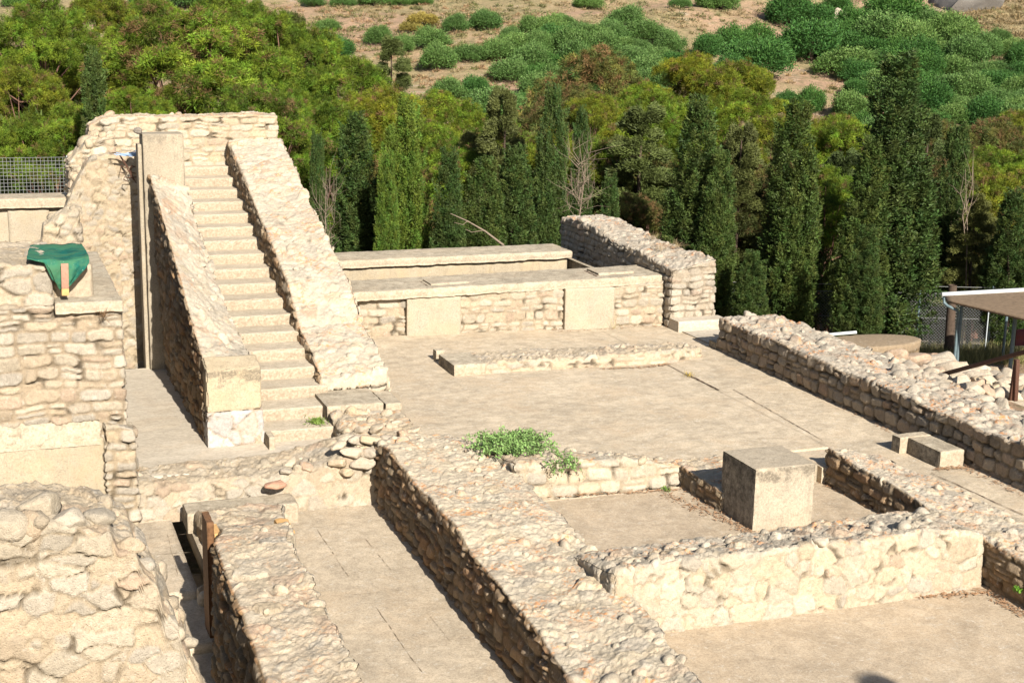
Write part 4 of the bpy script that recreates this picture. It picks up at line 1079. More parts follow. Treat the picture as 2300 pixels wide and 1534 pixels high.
# round cistern
ce = atd(1950, 770, 37.8)
cx, cy_, ctop = ce[0], ce[1], atd(1985, 762, 38.0)[2]
def cistern():
    n, R_ = 120, 1.18
    V, Fc = [], []
    prof = [(R_, -3.4), (R_, -2.0), (R_, ctop - .25), (R_ + .02, ctop - .2), (R_ + .03, ctop - .03), (R_ - .03, ctop), (R_ * .6, ctop + .02), (0.01, ctop + .03)]
    prof2 = []
    for (a, b), (c, d) in zip(prof[:-1], prof[1:]):
        m = max(1, int(math.hypot(c - a, d - b) / .05))
        for k in range(m): prof2.append((a + (c - a) * k / m, b + (d - b) * k / m))
    prof2.append(prof[-1])
    for r, z in prof2:
        for k in range(n):
            an = 2 * math.pi * k / n
            V.append((cx + r * 1.35 * math.cos(an), cy_ + r * .62 * math.sin(an), z))
    for i in range(len(prof2) - 1):
        for k in range(n):
            k2 = (k + 1) % n
            Fc.append((i * n + k, i * n + k2, (i + 1) * n + k2, (i + 1) * n + k))
    V = np.array(V)
    arc = np.arctan2(V[:, 1] - cy_, V[:, 0] - cx) * R_ * 1.2
    Q = np.stack([arc, 0 * arc, V[:, 2]], axis=1)
    F1, F2, ID = stones(Q, (.34, .4, .26), 55)
    side = (V[:, 2] < ctop - .24)
    e = np.clip((F2 - F1) / .14, 0, 1)
    nrm = V - np.array([cx, cy_, 0]); nrm[:, 2] = 0; nrm /= np.maximum(np.linalg.norm(nrm, axis=1, keepdims=True), 1e-6)
    V = V + nrm * (side * (e * .03 - .02) + .01 * fbm(V, 5, 3, 7))[:, None]
    col = np.where(side[:, None], np.array((.34, .26, .17)) * (1 - .5 * (1 - e[:, None])) * (.8 + .4 * ID[:, None]), np.array((.38, .30, .21)))
    link('round_cistern', mesh_np('round_cistern', V, np.array(Fc), col, np.zeros(len(V))), M_ROCK, label='low round masonry cistern with a flat concrete top, below the cypresses', cat='cistern')
cistern()
beam('white_pipe', M_WHITE, atd(1856, 752, 38.3), atd(1924, 746, 38.3), .07, .07, label='short white pipe lying behind the round cistern', cat='pipe')

# shelter
sh = empty('shelter', atd(2150, 811, 41), 'open shelter with a dusty flat roof, white gutter and blue-grey posts at the right edge', 'shelter')
A = atd(2118, 664, 42.5); Bp = atd(2560, 640, 42.5)
Cc = atd(2470, 755, 36.5); Dd = atd(2128, 674, 41.2)
def quad_slab(name, mat, P4, th, parent):
    P4 = np.array(P4, float); n = 24
    V, Fc = [], []
    for s_ in (0, -th):
        for i in range(n + 1):
            for j in range(n + 1):
                u, v = i / n, j / n
                p = P4[0] * (1 - u) * (1 - v) + P4[1] * u * (1 - v) + P4[2] * u * v + P4[3] * (1 - u) * v
                V.append(p + np.array([0, 0, s_ + (.02 * math.sin(i * 2.2) * 0)]))
    k = (n + 1) ** 2
    for i in range(n):
        for j in range(n):
            a = i * (n + 1) + j
            Fc.append((a, a + n + 1, a + n + 2, a + 1)); Fc.append((k + a + 1, k + a + n + 2, k + a + n + 1, k + a))
    for i in range(n):
        for (a, b) in ((i, i + 1), (n * (n + 1) + i, n * (n + 1) + i + 1), (i * (n + 1), (i + 1) * (n + 1)), (i * (n + 1) + n, (i + 1) * (n + 1) + n)):
            Fc.append((a, b, k + b, k + a))
    return link(name, mesh_np(name, V, Fc, smooth=False), mat, parent)
rf_ = quad_slab('roof', M_ROOF, [A, Bp, Cc, Dd], .07, sh)
beam('gutter', M_WHITE, A + np.array([-.05, 0, .04]), Bp + np.array([0, 0, .04]), .12, .11, parent=rf_)
pz = float(terr(*atd(2154, 800, 41)[:2]))
def vpost(px, D, ptop, r, mat=M_POST, nm='post'):
    t_ = atd(px, ptop, D); g_ = float(terr(t_[0], t_[1]))
    tubes(nm, mat, [([(t_[0], t_[1], g_ - .3), (t_[0], t_[1], t_[2])], r)], sh, n=10)
    return t_
vpost(2161, 41.0, 684, .05); vpost(2281, 39.5, 706, .06); vpost(2262, 45, 702, .045); vpost(2221, 47, 696, .022, M_ALU)
t1 = atd(2119, 668, 41.2); t2 = atd(2121, 680, 41.2); t3 = atd(2128, 687, 41.1); t4 = atd(2149, 697, 41.0); t5 = atd(2153, 702, 41.0)
tubes('downpipe', M_POST, [([t1, t2, t3, t4, t5, (t5[0], t5[1], -2.9)], .045)], sh, n=10)
A2 = atd(2284, 740, 43.5); B2 = atd(2340, 740, 43.5)
slab('red_board', M_RED, A2[0], B2[0], A2[1], A2[1] + .06, atd(2284, 778, 43.5)[2], A2[2], 'dark red board under the shelter roof', 'board', res=.3)

# chain-link fence + posts
cf = empty('chain_link_fence', atd(1889, 745, 49), 'diamond chain-link fence on thin posts beneath the cypresses', 'fence')
FD = 50.0
def fence_pt(px, h):
    p = atd(px, 740, FD); g_ = float(terr(p[0], p[1])); return np.array([p[0], p[1], g_ + h])
sp = []
Pa, Pb = fence_pt(1640, 0), fence_pt(2420, 0)
dv = Pb - Pa; Lf = np.linalg.norm(dv[:2]); nst = int(Lf / .11)
def fpt(i, h):
    p = Pa + dv * (i / nst); g_ = float(np.interp(i, [0, nst], [Pa[2], Pb[2]])); return (p[0], p[1], g_ + h)
HH = 2.0; ks = int(HH / .11)
for i in range(-ks, nst + 1):
    a, b = max(i, 0), min(i + ks, nst)
    sp.append(([fpt(a, (a - i) * .11), fpt(b, (b - i) * .11)], .006)); sp.append(([fpt(a, HH - (a - i) * .11), fpt(b, HH - (b - i) * .11)], .006))
tubes('wire_mesh', M_MESH, sp, cf, n=3)
tubes('top_wire', M_MESH, [([fence_pt(1640, h), fence_pt(2420, h)], .010) for h in (2.0, 1.1, 2.25)], cf, n=4)
for px in (1690, 1889, 2060, 2222, 2390):
    tubes('post', M_POST, [([fence_pt(px, -.3), fence_pt(px, 2.3)], .035)], cf, n=8)
# pale path beyond the fence
Pq = [atd(2130, 775, 55), atd(2330, 745, 58), atd(2330, 775, 54), atd(2130, 800, 52)]
def path():
    n = 40; V, Fc = [], []
    c0, c1 = atd(2080, 700, 55), atd(2600, 700, 62)
    for i in range(n + 1):
        for j in range(9):
            p = c0 + (c1 - c0) * i / n + HF * (j / 8 - .5) * 7
            V.append((p[0], p[1], float(terr(p[0], p[1])) + .06))
    for i in range(n):
        for j in range(8):
            a = i * 9 + j; Fc.append((a, a + 9, a + 10, a + 1))
    link('path', mesh_np('path', V, Fc), M_FLOOR, label='pale earth path beyond the fence', kind='structure')
path()

# ================================================================== VEGETATION
def leaf_arrays(C, D, L, Wd, col, rs, curl=0.0):
    """one triangle-pair blade per row: centre base C, direction D (unit), length L, width Wd"""
    n = len(C)
    R_ = rs.normal(size=(n, 3)); S = np.cross(D, R_); S /= np.maximum(np.linalg.norm(S, axis=1, keepdims=True), 1e-6)
    a = C - S * (Wd[:, None] * .5); b = C + S * (Wd[:, None] * .5); c = C + D * L[:, None] + S * (Wd[:, None] * .18); d = C + D * L[:, None] - S * (Wd[:, None] * .18)
    V = np.stack([a, b, c, d], axis=1).reshape(-1, 3)
    Fc = np.arange(4 * n).reshape(n, 4)
    return V, Fc, np.repeat(col, 4, axis=0)

def unit(A): return A / np.maximum(np.linalg.norm(A, axis=1, keepdims=True), 1e-9)

def crown_mesh(name, C, D, L, W, col, seed):
    rs = np.random.RandomState(seed)
    V, Fc, c = leaf_arrays(C, unit(D), L, W, col, rs)
    return mesh_np(name, V, Fc, c, smooth=False)

def cypress_mesh(seed, h=10.0, r=1.0, spires=5, n=105000, col=(.048, .082, .020), loose=.0, droop=0.0):
    rs = np.random.RandomState(seed)
    # each spire: base offset, top height, radius
    sp = [(0, 0, 1.0, 0.72)]
    for k in range(spires):
        a = rs.uniform(0, 6.28); d = rs.uniform(.30, .62) * r
        sp.append((d * math.cos(a), d * math.sin(a), rs.uniform(.52, .97), rs.uniform(.38, .6)))
    wts = np.array([s[2] * s[3] for s in sp]); wts /= wts.sum()
    # clumps first: sprays of foliage on the spires' surface
    per = 76
    nc = n // per
    si = rs.choice(len(sp), nc, p=wts)
    SP = np.array(sp)
    t = rs.uniform(0.0, .97, nc) ** .9
    ht = SP[si, 2] * h * t
    prof = np.clip(np.sin(np.clip(t, 0, 1) ** .75 * math.pi * .93 + .12), 0.05, 1) ** .6 * (1.05 - .22 * t)
    lump = .86 + .16 * vnoise(np.stack([si * 3.0 + 0 * t, ht * .9, 0 * t], axis=1), 1, seed) + rs.uniform(-.13, .12, nc)
    an = rs.uniform(0, 6.28, nc)
    rad = SP[si, 3] * r * prof * lump * np.where(rs.rand(nc) < .16, rs.uniform(.2, .8, nc), 1)
    cen = np.stack([SP[si, 0] + rad * np.cos(an), SP[si, 1] + rad * np.sin(an), ht + .1], axis=1)
    out = np.stack([np.cos(an), np.sin(an), 0 * an], axis=1)
    ax = unit(out * .22 + np.array([0, 0, 1.0]) + rs.normal(size=(nc, 3)) * .12)
    hc = rs.uniform(.30, .75, nc); rc = rs.uniform(.09, .17, nc)
    j = np.repeat(np.arange(nc), per); m = len(j)
    tt = rs.rand(m)
    q = unit(rs.normal(size=(m, 3)))
    C = cen[j] + ax[j] * ((tt - .25) * hc[j])[:, None] + q * (rc[j] * (1.05 - .85 * tt ** 1.5) * rs.uniform(.5, 1.1, m))[:, None]
    D = ax[j] * .75 + q * .55 + rs.normal(size=(m, 3)) * .35
    L = rs.uniform(.05, .11, m); W = rs.uniform(.022, .045, m)
    cc = np.array(col) * (rs.uniform(.65, 1.35, nc)[j] * rs.uniform(.75, 1.25, m))[:, None]
    cc[:, 0] *= rs.uniform(.85, 1.3, nc)[j]
    return crown_mesh('crown', C, D, L, W, cc, seed)

def layered_mesh(seed, h=9.0, r=2.2, n=80000, col=(.085, .095, .028)):
    """looser conifer with horizontal sprays in layers"""
    rs = np.random.RandomState(seed)
    nb = 90
    C, D, K = [], [], []
    br = []
    for k in range(nb):
        z = rs.uniform(.12, .98) ** .9; a = rs.uniform(0, 6.28)
        ln = r * (1 - z) ** .55 * rs.uniform(.55, 1.1) + .25
        br.append((z * h, a, ln))
    per = n // nb
    for (z, a, ln) in br:
        u = rs.uniform(.15, 1, per) ** .7
        sp_ = rs.normal(size=per) * .16 * ln * u + rs.normal(size=per) * .06
        x = u * ln * math.cos(a) - sp_ * math.sin(a); y = u * ln * math.sin(a) + sp_ * math.cos(a)
        zz = z + .18 * ln * np.sin(u * 2.6) + rs.normal(size=per) * .09
        C.append(np.stack([x, y, zz], axis=1))
        D.append(np.array([math.cos(a), math.sin(a), .35]) + rs.normal(size=(per, 3)) * .55)
        K.append(np.full(per, rs.uniform(.7, 1.35)))
    C, D, K = np.concatenate(C), np.concatenate(D), np.concatenate(K); m = len(C)
    cc = np.array(col) * (K * rs.uniform(.75, 1.25, m))[:, None]
    return crown_mesh('crown', C, D, rs.uniform(.07, .14, m), rs.uniform(.022, .045, m), cc, seed)

def pine_mesh(seed, R=4.0, Hc=5.2, lobes=38, n=130000, col=(.120, .183, .017), brown=.12, nl=.16):
    """domed Aleppo pine crown around the origin (base of crown at z=0), foliage down to its skirt"""
    rs = np.random.RandomState(seed)
    LB = []
    for k in range(lobes):
        a = rs.uniform(0, 6.28); t = rs.uniform(0.0, 1.0)
        rmax = R * (1 - t ** 2.4) ** .5 * .86
        d = rmax * rs.uniform(.35, 1.0) ** .5
        LB.append((d * math.cos(a), d * math.sin(a), .5 + (Hc - .9) * t, R * rs.uniform(.14, .28)))
    LB = np.array(LB)
    nt = n // 60
    li = rs.choice(lobes, nt, p=LB[:, 3] ** 2 / (LB[:, 3] ** 2).sum())
    v = unit(rs.normal(size=(nt, 3))); v[:, 2] = np.where(v[:, 2] < -.35, -v[:, 2] * .8, v[:, 2])
    rad = LB[li, 3] * np.where(rs.rand(nt) < .12, rs.uniform(.4, .85, nt), rs.uniform(.85, 1.25, nt))
    tc = LB[li, :3] + v * rad[:, None] * np.array([1, 1, .8])
    j = np.repeat(np.arange(nt), 60); m = len(j)
    ts = rs.uniform(.14, .30, nt)
    w = unit(rs.normal(size=(m, 3)) + v[j] * .45 + np.array([0, 0, .45]))
    C = tc[j] + w * (ts[j] * rs.uniform(.1, 1.0, m))[:, None]
    L = rs.uniform(.6, 1.1, m) * nl; W = rs.uniform(.017, .030, m)
    kb = rs.rand(nt) < brown
    lobe_t = rs.uniform(.6, 1.3, lobes)[li][j]
    cc = np.array(col) * (rs.uniform(.45, 1.5, nt)[j] * rs.uniform(.7, 1.3, m) * lobe_t)[:, None]
    cc = cc * np.stack([rs.uniform(.8, 1.25, nt)[j], np.ones(m), np.ones(m)], axis=1)
    cc[kb[j]] = np.array((.16, .10, .045)) * rs.uniform(.7, 1.3, (kb[j].sum(), 1))
    return crown_mesh('crown', C, w + rs.normal(size=(m, 3)) * .5, L, W, cc, seed), LB

def bush_mesh(seed, R=1.6, Hh=1.3, n=5200, col=(.055, .125, .026), tip=(.18, .27, .09), leaf=.16, clump=.34, name='crown'):
    rs = np.random.RandomState(seed)
    nt = n // 40
    v = unit(rs.normal(size=(nt, 3))); v[:, 2] = np.where(v[:, 2] < -.1, -v[:, 2], v[:, 2])
    rr = .80 + .34 * vnoise(v * 1.0, 1.7, seed) + rs.uniform(-.10, .10, nt)
    rr = rr * np.where(rs.rand(nt) < .2, rs.uniform(.5, .9, nt), 1)
    tc = v * rr[:, None] * np.array([R, R, Hh]) + np.array([0, 0, Hh * .55])
    j = np.repeat(np.arange(nt), 40); m = len(j)
    C = tc[j] + rs.normal(size=(m, 3)) * clump * .5
    D = v[j] * .7 + np.array([0, 0, .5]) + rs.normal(size=(m, 3)) * .6
    k = np.clip(rs.rand(m) * .5 + .2 * rs.rand(nt)[j] + .25 * (v[j][:, 2]), 0, 1)[:, None] ** 2
    cc = (np.array(col) * (1 - k) + np.array(tip) * k) * (rs.uniform(.75, 1.25, nt)[j] * rs.uniform(.8, 1.2, m))[:, None]
    return crown_mesh(name, C, D, rs.uniform(.6, 1.2, m) * leaf, rs.uniform(.35, .6, m) * leaf, cc, seed)

def trunk_mesh(h, r0, r1, lean=(0, 0), limbs=None, seed=1):
    rs = np.random.RandomState(seed)
    VV, FF, b = [], [], 0
    pts = [np.array([lean[0] * t ** 1.5 + .06 * h * math.sin(t * 4 + seed) * .3, lean[1] * t ** 1.5, h * t]) for t in np.linspace(0, 1, 9)]
    specs = [(pts, r0, r1)]
    for q in (limbs if limbs is not None else []):
        s = pts[int(rs.uniform(4, 8))]
        q = np.array(q, float); md = (s + q) / 2 + np.array([0, 0, -.12 * np.linalg.norm(q - s)]) + rs.normal(size=3) * .12
        specs.append(([s, md, q], r1 * .8, r1 * .25))
    for (p, a, c) in specs:
        V, Fc = tube(p, a, 7, c); VV.append(V); FF.append(Fc + b); b += len(V)
    return mesh_np('trunk', np.concatenate(VV), np.concatenate(FF))

def place_tree(name, loc, crown, trunk, scale, rot, label, cat, group=None, leaf=None, bark=None, crown_z=0.0):
    o = bpy.data.objects.new(name, None); COL.objects.link(o)
    o.location = loc; o.rotation_euler = (0, 0, rot); o.scale = scale
    o['label'] = label; o['category'] = cat
    if group: o['group'] = group
    c = bpy.data.objects.new('crown', crown); COL.objects.link(c); c.parent = o; c.location = (0, 0, crown_z)
    if leaf and not crown.materials: crown.materials.append(leaf)
    if trunk is not None:
        t_ = bpy.data.objects.new('trunk', trunk); COL.objects.link(t_); t_.parent = o
        if bark and not trunk.materials: trunk.materials.append(bark)
    return o

CY = [cypress_mesh(1, 10, 1.0, 5), cypress_mesh(2, 10, 1.0, 7), cypress_mesh(3, 10, 1.0, 3, n=80000), cypress_mesh(4, 10, 1.0, 8, n=105000, col=(.085, .14, .02))]
CYT = [trunk_mesh(6.0, .10, .03, seed=k) for k in range(2)]
LY = [layered_mesh(11), layered_mesh(12, col=(.075, .10, .03))]
LYT = trunk_mesh(8.4, .14, .03, seed=5)

_WD = {}
def tree_at(px, row_top, D, h0, mesh, trunk, wpx, w0, label, name='cypress_tree', cat='cypress', rot=0.0, leaf=None, bark=None, group=None, base=None):
    """stand a tree of nominal height h0 / width w0 on the ground at distance D so that its top reaches row_top"""
    t_ = atd(px, row_top, D)
    g_ = float(terr(t_[0], t_[1])) if base is None else base
    sz = (t_[2] - g_) / h0
    if mesh.name not in _WD:
        co = np.empty(len(mesh.vertices) * 3, dtype=np.float32); mesh.vertices.foreach_get('co', co); co = co.reshape(-1, 3)
        _WD[mesh.name] = (np.percentile(co[:, 0], 98.5) - np.percentile(co[:, 0], 1.5), co[:, 2].max())
    sx = wpx / F_PX * D / _WD[mesh.name][0]; sz = (t_[2] - g_) / _WD[mesh.name][1]
    return place_tree(name, (t_[0], t_[1], g_), mesh, trunk, (sx, sx, sz), rot, label, cat, group, leaf or M_LEAF_DK, bark or M_BARK)

CL = [  # px, top row, D, width px, mesh, label
 (207, 98, 46.5, 100, 2, 'slim dark cypress rising left of the ruin, before the yellow-green pines'),
 (712, 285, 47, 62, 2, 'narrow cypress just right of the stair head'),
 (795, 245, 49, 122, 0, 'dense grey-green cypress, second right of the stair parapet'),
 (870, 330, 46.5, 70, 3, 'short bright green cypress left of the tallest bright green one'),
 (912, 205, 48, 110, 3, 'tall bright green cypress behind the left half of the rear coping'),
 (1008, 325, 47, 92, 0, 'mid-height cypress behind the middle of the rear coping'),
 (1092, 345, 47.5, 100, 1, 'broad low cypress just right of the pale fallen branch'),
 (1160, 320, 48, 120, 0, 'broad cypress in front of the tall pale-topped conifer'),
 (1243, 180, 52, 84, 1, 'tall slender cypress left of the pale bare bush'),
 (1308, 232, 55, 70, 2, 'slender cypress directly behind the pale bare bush'),
 (1372, 385, 49, 75, 2, 'small cypress between the pale bare bush and the tall grey wall'),
 (1575, 208, 50, 130, 0, 'tall dark cypress behind the end of the tall grey wall'),
 (1620, 330, 49, 100, 1, 'lower dark cypress joined to the right side of the one behind the grey wall end'),
 (1797, 215, 50, 122, 1, 'free-standing spindle-shaped cypress above the long grey wall'),
 (2025, 106, 50, 185, 1, 'largest and tallest cypress, towering left of the shelter'),
 (1965, 300, 49, 110, 0, 'cypress shoulder on the left flank of the largest cypress'),
 (1950, 500, 46, 90, 0, 'small low cypress at the left foot of the largest cypress'),
 (2155, 268, 54, 100, 2, 'thin cypress with a bare pale trunk, above the shelter'),
 (2285, 420, 50, 110, 0, 'olive-brown cypress at the right edge above the shelter'),
 (1690, 560, 47, 80, 1, 'short dark cypress behind the top of the long grey wall'),
]
for i, (px, rt, D, w, k, lab) in enumerate(CL):
    tree_at(px, rt, D, 10.0, CY[k], CYT[i % 2], w * .92, 2.05, lab, rot=i * 1.7)
LL = [(1130, 190, 55, 150, 0, 'pale-topped open conifer left of the tall slender cypress'), (1450, 225, 57, 190, 1, 'wide open conifer with level sprays, behind the tall grey wall'),
      (1668, 270, 56, 150, 0, 'open olive-green conifer between the two dark cypresses'), (1400, 300, 60, 150, 0, 'open brownish conifer behind the small cypress'),
      (1900, 330, 60, 150, 1, 'loose yellow-green conifer between the spindle cypress and the largest one'), (2090, 240, 58, 140, 1, 'dark open conifer behind the right flank of the largest cypress'),
      (1060, 290, 58, 130, 0, 'open grey-green conifer behind the broad low cypresses'), (2200, 430, 52, 130, 0, 'olive open conifer above the shelter gutter'), (820, 130, 78, 120, 1, 'dull green conifer on the slope right of the round pine'),
      (655, 20, 92, 150, 0, 'dull green conifer on the skyline right of the round pine'), (560, -10, 96, 130, 1, 'dark conifer behind the top of the round pine'), (880, 75, 98, 110, 1, 'dark spreading conifer among the olives left of centre'),
      (1780, 330, 62, 150, 1, 'loose green conifer right behind the spindle cypress')]
for i, (px, rt, D, w, k, lab) in enumerate(LL):
    tree_at(px, rt, D, 9.0, LY[k], LYT, w, 4.0, lab, name='conifer_tree', cat='conifer', rot=i * 2.1)

# pines
PINE_TOP = 0
PN = []
for k, kw in enumerate((dict(brown=.16), dict(brown=.05), dict(brown=.08, col=(.145, .175, .016)), dict(brown=.25, col=(.11, .125, .032)))):
    me, LB = pine_mesh(20 + k, **kw)
    lim = [(LB[q, 0], LB[q, 1], LB[q, 2] + 5.0 - .2) for q in range(0, 22)]
    PN.append((me, trunk_mesh(6.2, .20, .09, seed=k, limbs=lim)))
PL = [  # px, row of crown top, crown width px, D, proto, label
 (432, 22, 430, 56, 0, 'big round-headed pine with pinkish limbs, centred above the ruin'),
 (75, -8, 260, 60, 1, 'bright pine filling the upper left corner'),
 (45, 150, 230, 54, 2, 'yellow-tipped pine at the left edge above the mesh fence'),
 (120, 235, 260, 50, 1, 'low bright pine directly behind the mesh fence'),
 (300, 200, 200, 49, 1, 'low pine behind the crumbling shoulder left of the stair head'),
 (215, -14, 220, 72, 2, 'yellowish pine behind the slim dark cypress'),
 (560, 195, 300, 50, 0, 'dark low pine crown with brown cones just above the stair head wall'),
 (690, 205, 260, 56, 1, 'bright pine right of the stair head'),
 (770, 130, 260, 70, 1, 'green pine with a bare leader, right of the round pine'),
 (880, 200, 280, 64, 2, 'yellow-green pine behind the bright green cypresses'),
 (975, 270, 220, 60, 1, 'drooping pine left of the bare soil patch'),
 (1350, 110, 300, 82, 3, 'brownish open pine with bare twigs, at centre right'),
 (1290, 190, 240, 74, 3, 'dull pine below the brownish open pine'),
 (1545, 120, 230, 84, 2, 'yellow-green pine below the olives, right of centre'),
 (1670, 140, 260, 82, 2, 'wide yellow-green pine left of the bare clearing'),
 (1740, 260, 240, 66, 2, 'bright pine behind the spindle cypress, on its left'),
 (1880, 260, 200, 68, 2, 'bright pine below the bare clearing'),
 (1460, 190, 200, 76, 1, 'green pine behind the wide open conifer'),
 (2230, 330, 240, 60, 1, 'bright green pine above the shelter at the right edge'),
 (1880, 420, 230, 58, 1, 'low pine between the spindle cypress and the largest cypress'),
 (1700, 420, 220, 58, 3, 'shaded pine left of the spindle cypress'),
 (2260, 520, 220, 55, 3, 'shaded pine behind the shelter'),
 (1420, 440, 230, 55, 3, 'shaded pine behind the tall grey wall'),
 (530, -16, 240, 84, 1, 'pine crown on the skyline behind the round pine, upper left of centre'),
 (330, -6, 200, 86, 0, 'distant pine crown at the top edge, left of the round pine top'),
 (640, 30, 260, 80, 1, 'green pine behind the right side of the round pine'),
]
rs = np.random.RandomState(2024)
NP_ = len(PL)
for i in range(44):
    px = -20 + (i % 22) * 112 + rs.uniform(-30, 30); far = i // 22
    if px < 330: rt = 120 + 140 * (1 - far) + rs.uniform(-30, 30)
    else: rt = (330 if not far else 235) + rs.uniform(-35, 35) + (30 if px > 1700 else 0)
    PL.append((px, rt, rs.uniform(210, 280), 57 + 9 * far + rs.uniform(-1, 3), int(rs.randint(4)), 'mid-green pine crown in the closed belt of pines behind the cypresses'))
for i, (px, rt, w, D, k, lab) in enumerate(PL):
    me, tr = PN[k]
    t_ = atd(px, rt, D); g_ = float(terr(t_[0], t_[1])); sx = w / F_PX * D / 8.6
    if me.name not in _WD:
        co = np.empty(len(me.vertices) * 3, dtype=np.float32); me.vertices.foreach_get('co', co); co = co.reshape(-1, 3)
        _WD[me.name] = (np.percentile(co[:, 0], 98.5) - np.percentile(co[:, 0], 1.5), np.percentile(co[:, 2], 99.8))
    sx = w / F_PX * D / _WD[me.name][0]; zf = .80 if i == 0 else 1.0
    crown_h = _WD[me.name][1] * sx * zf                       # crown height follows its width
    hgt = t_[2] - g_
    o = bpy.data.objects.new('pine_tree', None); COL.objects.link(o); o.location = (t_[0], t_[1], g_)
    o.rotation_euler = (0, 0, i * 2.4); o['label'] = lab; o['category'] = 'pine'
    if i >= NP_: o['group'] = 'pines in the belt behind the cypresses'
    if not me.materials: me.materials.append(M_LEAF)
    if not tr.materials: tr.materials.append(M_BARK_RED)
    c = bpy.data.objects.new('crown', me); COL.objects.link(c); c.parent = o; c.scale = (sx, sx, sx * zf); c.location = (0, 0, max(hgt - crown_h, .3))
    t2_ = bpy.data.objects.new('trunk', tr); COL.objects.link(t2_); t2_.parent = o
    zz = max((hgt - crown_h + 5.0 * 0) , .3)
    # trunk mesh has its limbs reaching lobe height + 5; slide it so that they end inside the crown
    t2_.scale = (sx, sx, sx); t2_.location = (0, 0, c.location[2] - 5.0 * sx)
    if t2_.location[2] > .0:
        lo = tubes('trunk', M_BARK_RED, [([(0, 0, -.4), (.1, 0, t2_.location[2] * .6), (0, 0, t2_.location[2] + .3)], .30 * sx, .27 * sx)], None, n=8)
        lo.parent = o
# olives on the hillside
OL = [bush_mesh(50 + k, R=1.55, Hh=1.5, n=12000, leaf=.12) for k in range(4)] + [bush_mesh(60 + k, R=1.5, Hh=1.55, n=12000, leaf=.12, col=(.035, .105, .024), tip=(.09, .18, .035)) for k in range(2)]
OLT = trunk_mesh(1.4, .16, .10, seed=3)
rs = np.random.RandomState(77)
OP = [(980, 148, 80), (1050, 130, 90), (1115, 128, 78), (1085, 60, 70), (1020, 62, 72), (965, 100, 75), (1010, 215, 90), (1070, 215, 110), (1110, 260, 110), (1150, 175, 90), (1190, 130, 80), (1240, 150, 80), (905, 110, 70), (850, 90, 60), (1290, 120, 80), (1340, 95, 85),
      (1390, 110, 85), (1330, 160, 80), (1430, 140, 90), (1270, 60, 75), (1200, 75, 75), (1150, 85, 70), (1400, 60, 80), (1450, 85, 80), (1505, 110, 75), (1590, 120, 90), (1640, 115, 90), (1700, 165, 130), (1640, 175, 90), (1760, 125, 110), (1820, 130, 120), (1890, 160, 100), (1770, 50, 110), (1830, 60, 90), (1870, 75, 80),
      (1700, 100, 90), (1820, 245, 95), (1770, 235, 60), (2000, 60, 140), (2070, 65, 120), (2130, 85, 110), (1980, 100, 110), (1930, 110, 100), (2050, 110, 110), (2100, 125, 100), (2160, 110, 95), (2210, 125, 85), (1900, 95, 90), (1960, 150, 90), (2020, 160, 90), (2080, 170, 90), (2140, 165, 90), (2200, 175, 90), (2260, 190, 90), (2300, 175, 90),
      (2120, 210, 90), (2180, 220, 90), (2240, 235, 90), (2295, 240, 90), (2150, 270, 100), (2210, 275, 100), (2270, 285, 100), (2300, 320, 100), (2230, 330, 100), (2170, 320, 90), (1990, 210, 90), (2060, 220, 90), (1330, 210, 110), (1400, 190, 100), (1270, 205, 100), (1210, 215, 100),
      (700, 8, 60), (770, 6, 60), (840, 5, 60), (900, 4, 60), (950, 3, 55), (1320, 12, 60), (1620, 14, 60), (1590, 8, 60), (1530, 10, 50), (740, 60, 60), (760, 120, 70), (720, 90, 60), (700, 150, 80), (1880, 20, 80), (1920, 60, 80), (2240, 90, 50), (40, 8, 80), (320, 25, 90), (420, 12, 90), (500, 15, 90), (2150, 350, 90), (2260, 370, 100), (1170, 235, 90)]
# fill the grove between the surveyed trees
for k in range(210):
    x, y = (rs.uniform(1150, 1520), rs.uniform(75, 230)) if k % 2 else (rs.uniform(1900, 2310), rs.uniform(110, 340))
    if all((x - a) ** 2 / 1.8 + (y - b) ** 2 * 1.6 > 27 ** 2 for a, b, c in OP): OP.append((x, y, rs.uniform(75, 98)))
oz = {}
for i, (px, rb_, w) in enumerate(OP):
    p = ground(px, rb_ + 8)
    D = p.dot(HF) if False else (p[0] * HF[0] + p[1] * HF[1])
    s = w / F_PX * D / 3.0 * rs.uniform(.7, 1.15)
    dark = (rs.rand() < .2) or (1560 < px < 2110 and rs.rand() < .45)
    k = (4 + rs.randint(2)) if dark else rs.randint(4)
    grp = 'dark green olives on the hillside' if dark else 'silvery olives on the hillside'
    place_tree('olive_tree', (p[0], p[1], p[2] - .15), OL[k], OLT, (s * rs.uniform(.85, 1.15), s * rs.uniform(.85, 1.15), s * rs.uniform(.75, 1.1)), rs.uniform(0, 6), 'round dark green olive tree growing on the far hillside' if dark else 'rounded silvery green olive tree growing on the far hillside',
               'olive tree', grp, M_LEAF_OL, M_BARK, crown_z=-.30)
yb_ = bush_mesh(90, col=(.20, .17, .04), tip=(.30, .25, .07))
p = ground(950, 62); place_tree('yellow_shrub', p, yb_, None, (1.1, 1.0, .7), 0, 'yellowish shrub among the olives near the top centre', 'shrub', None, M_LEAF_OL)
p = ground(925, 75); place_tree('yellow_shrub', p, yb_, None, (.8, .8, .5), 1, 'small ochre shrub left of the yellowish one', 'shrub', None, M_LEAF_OL)

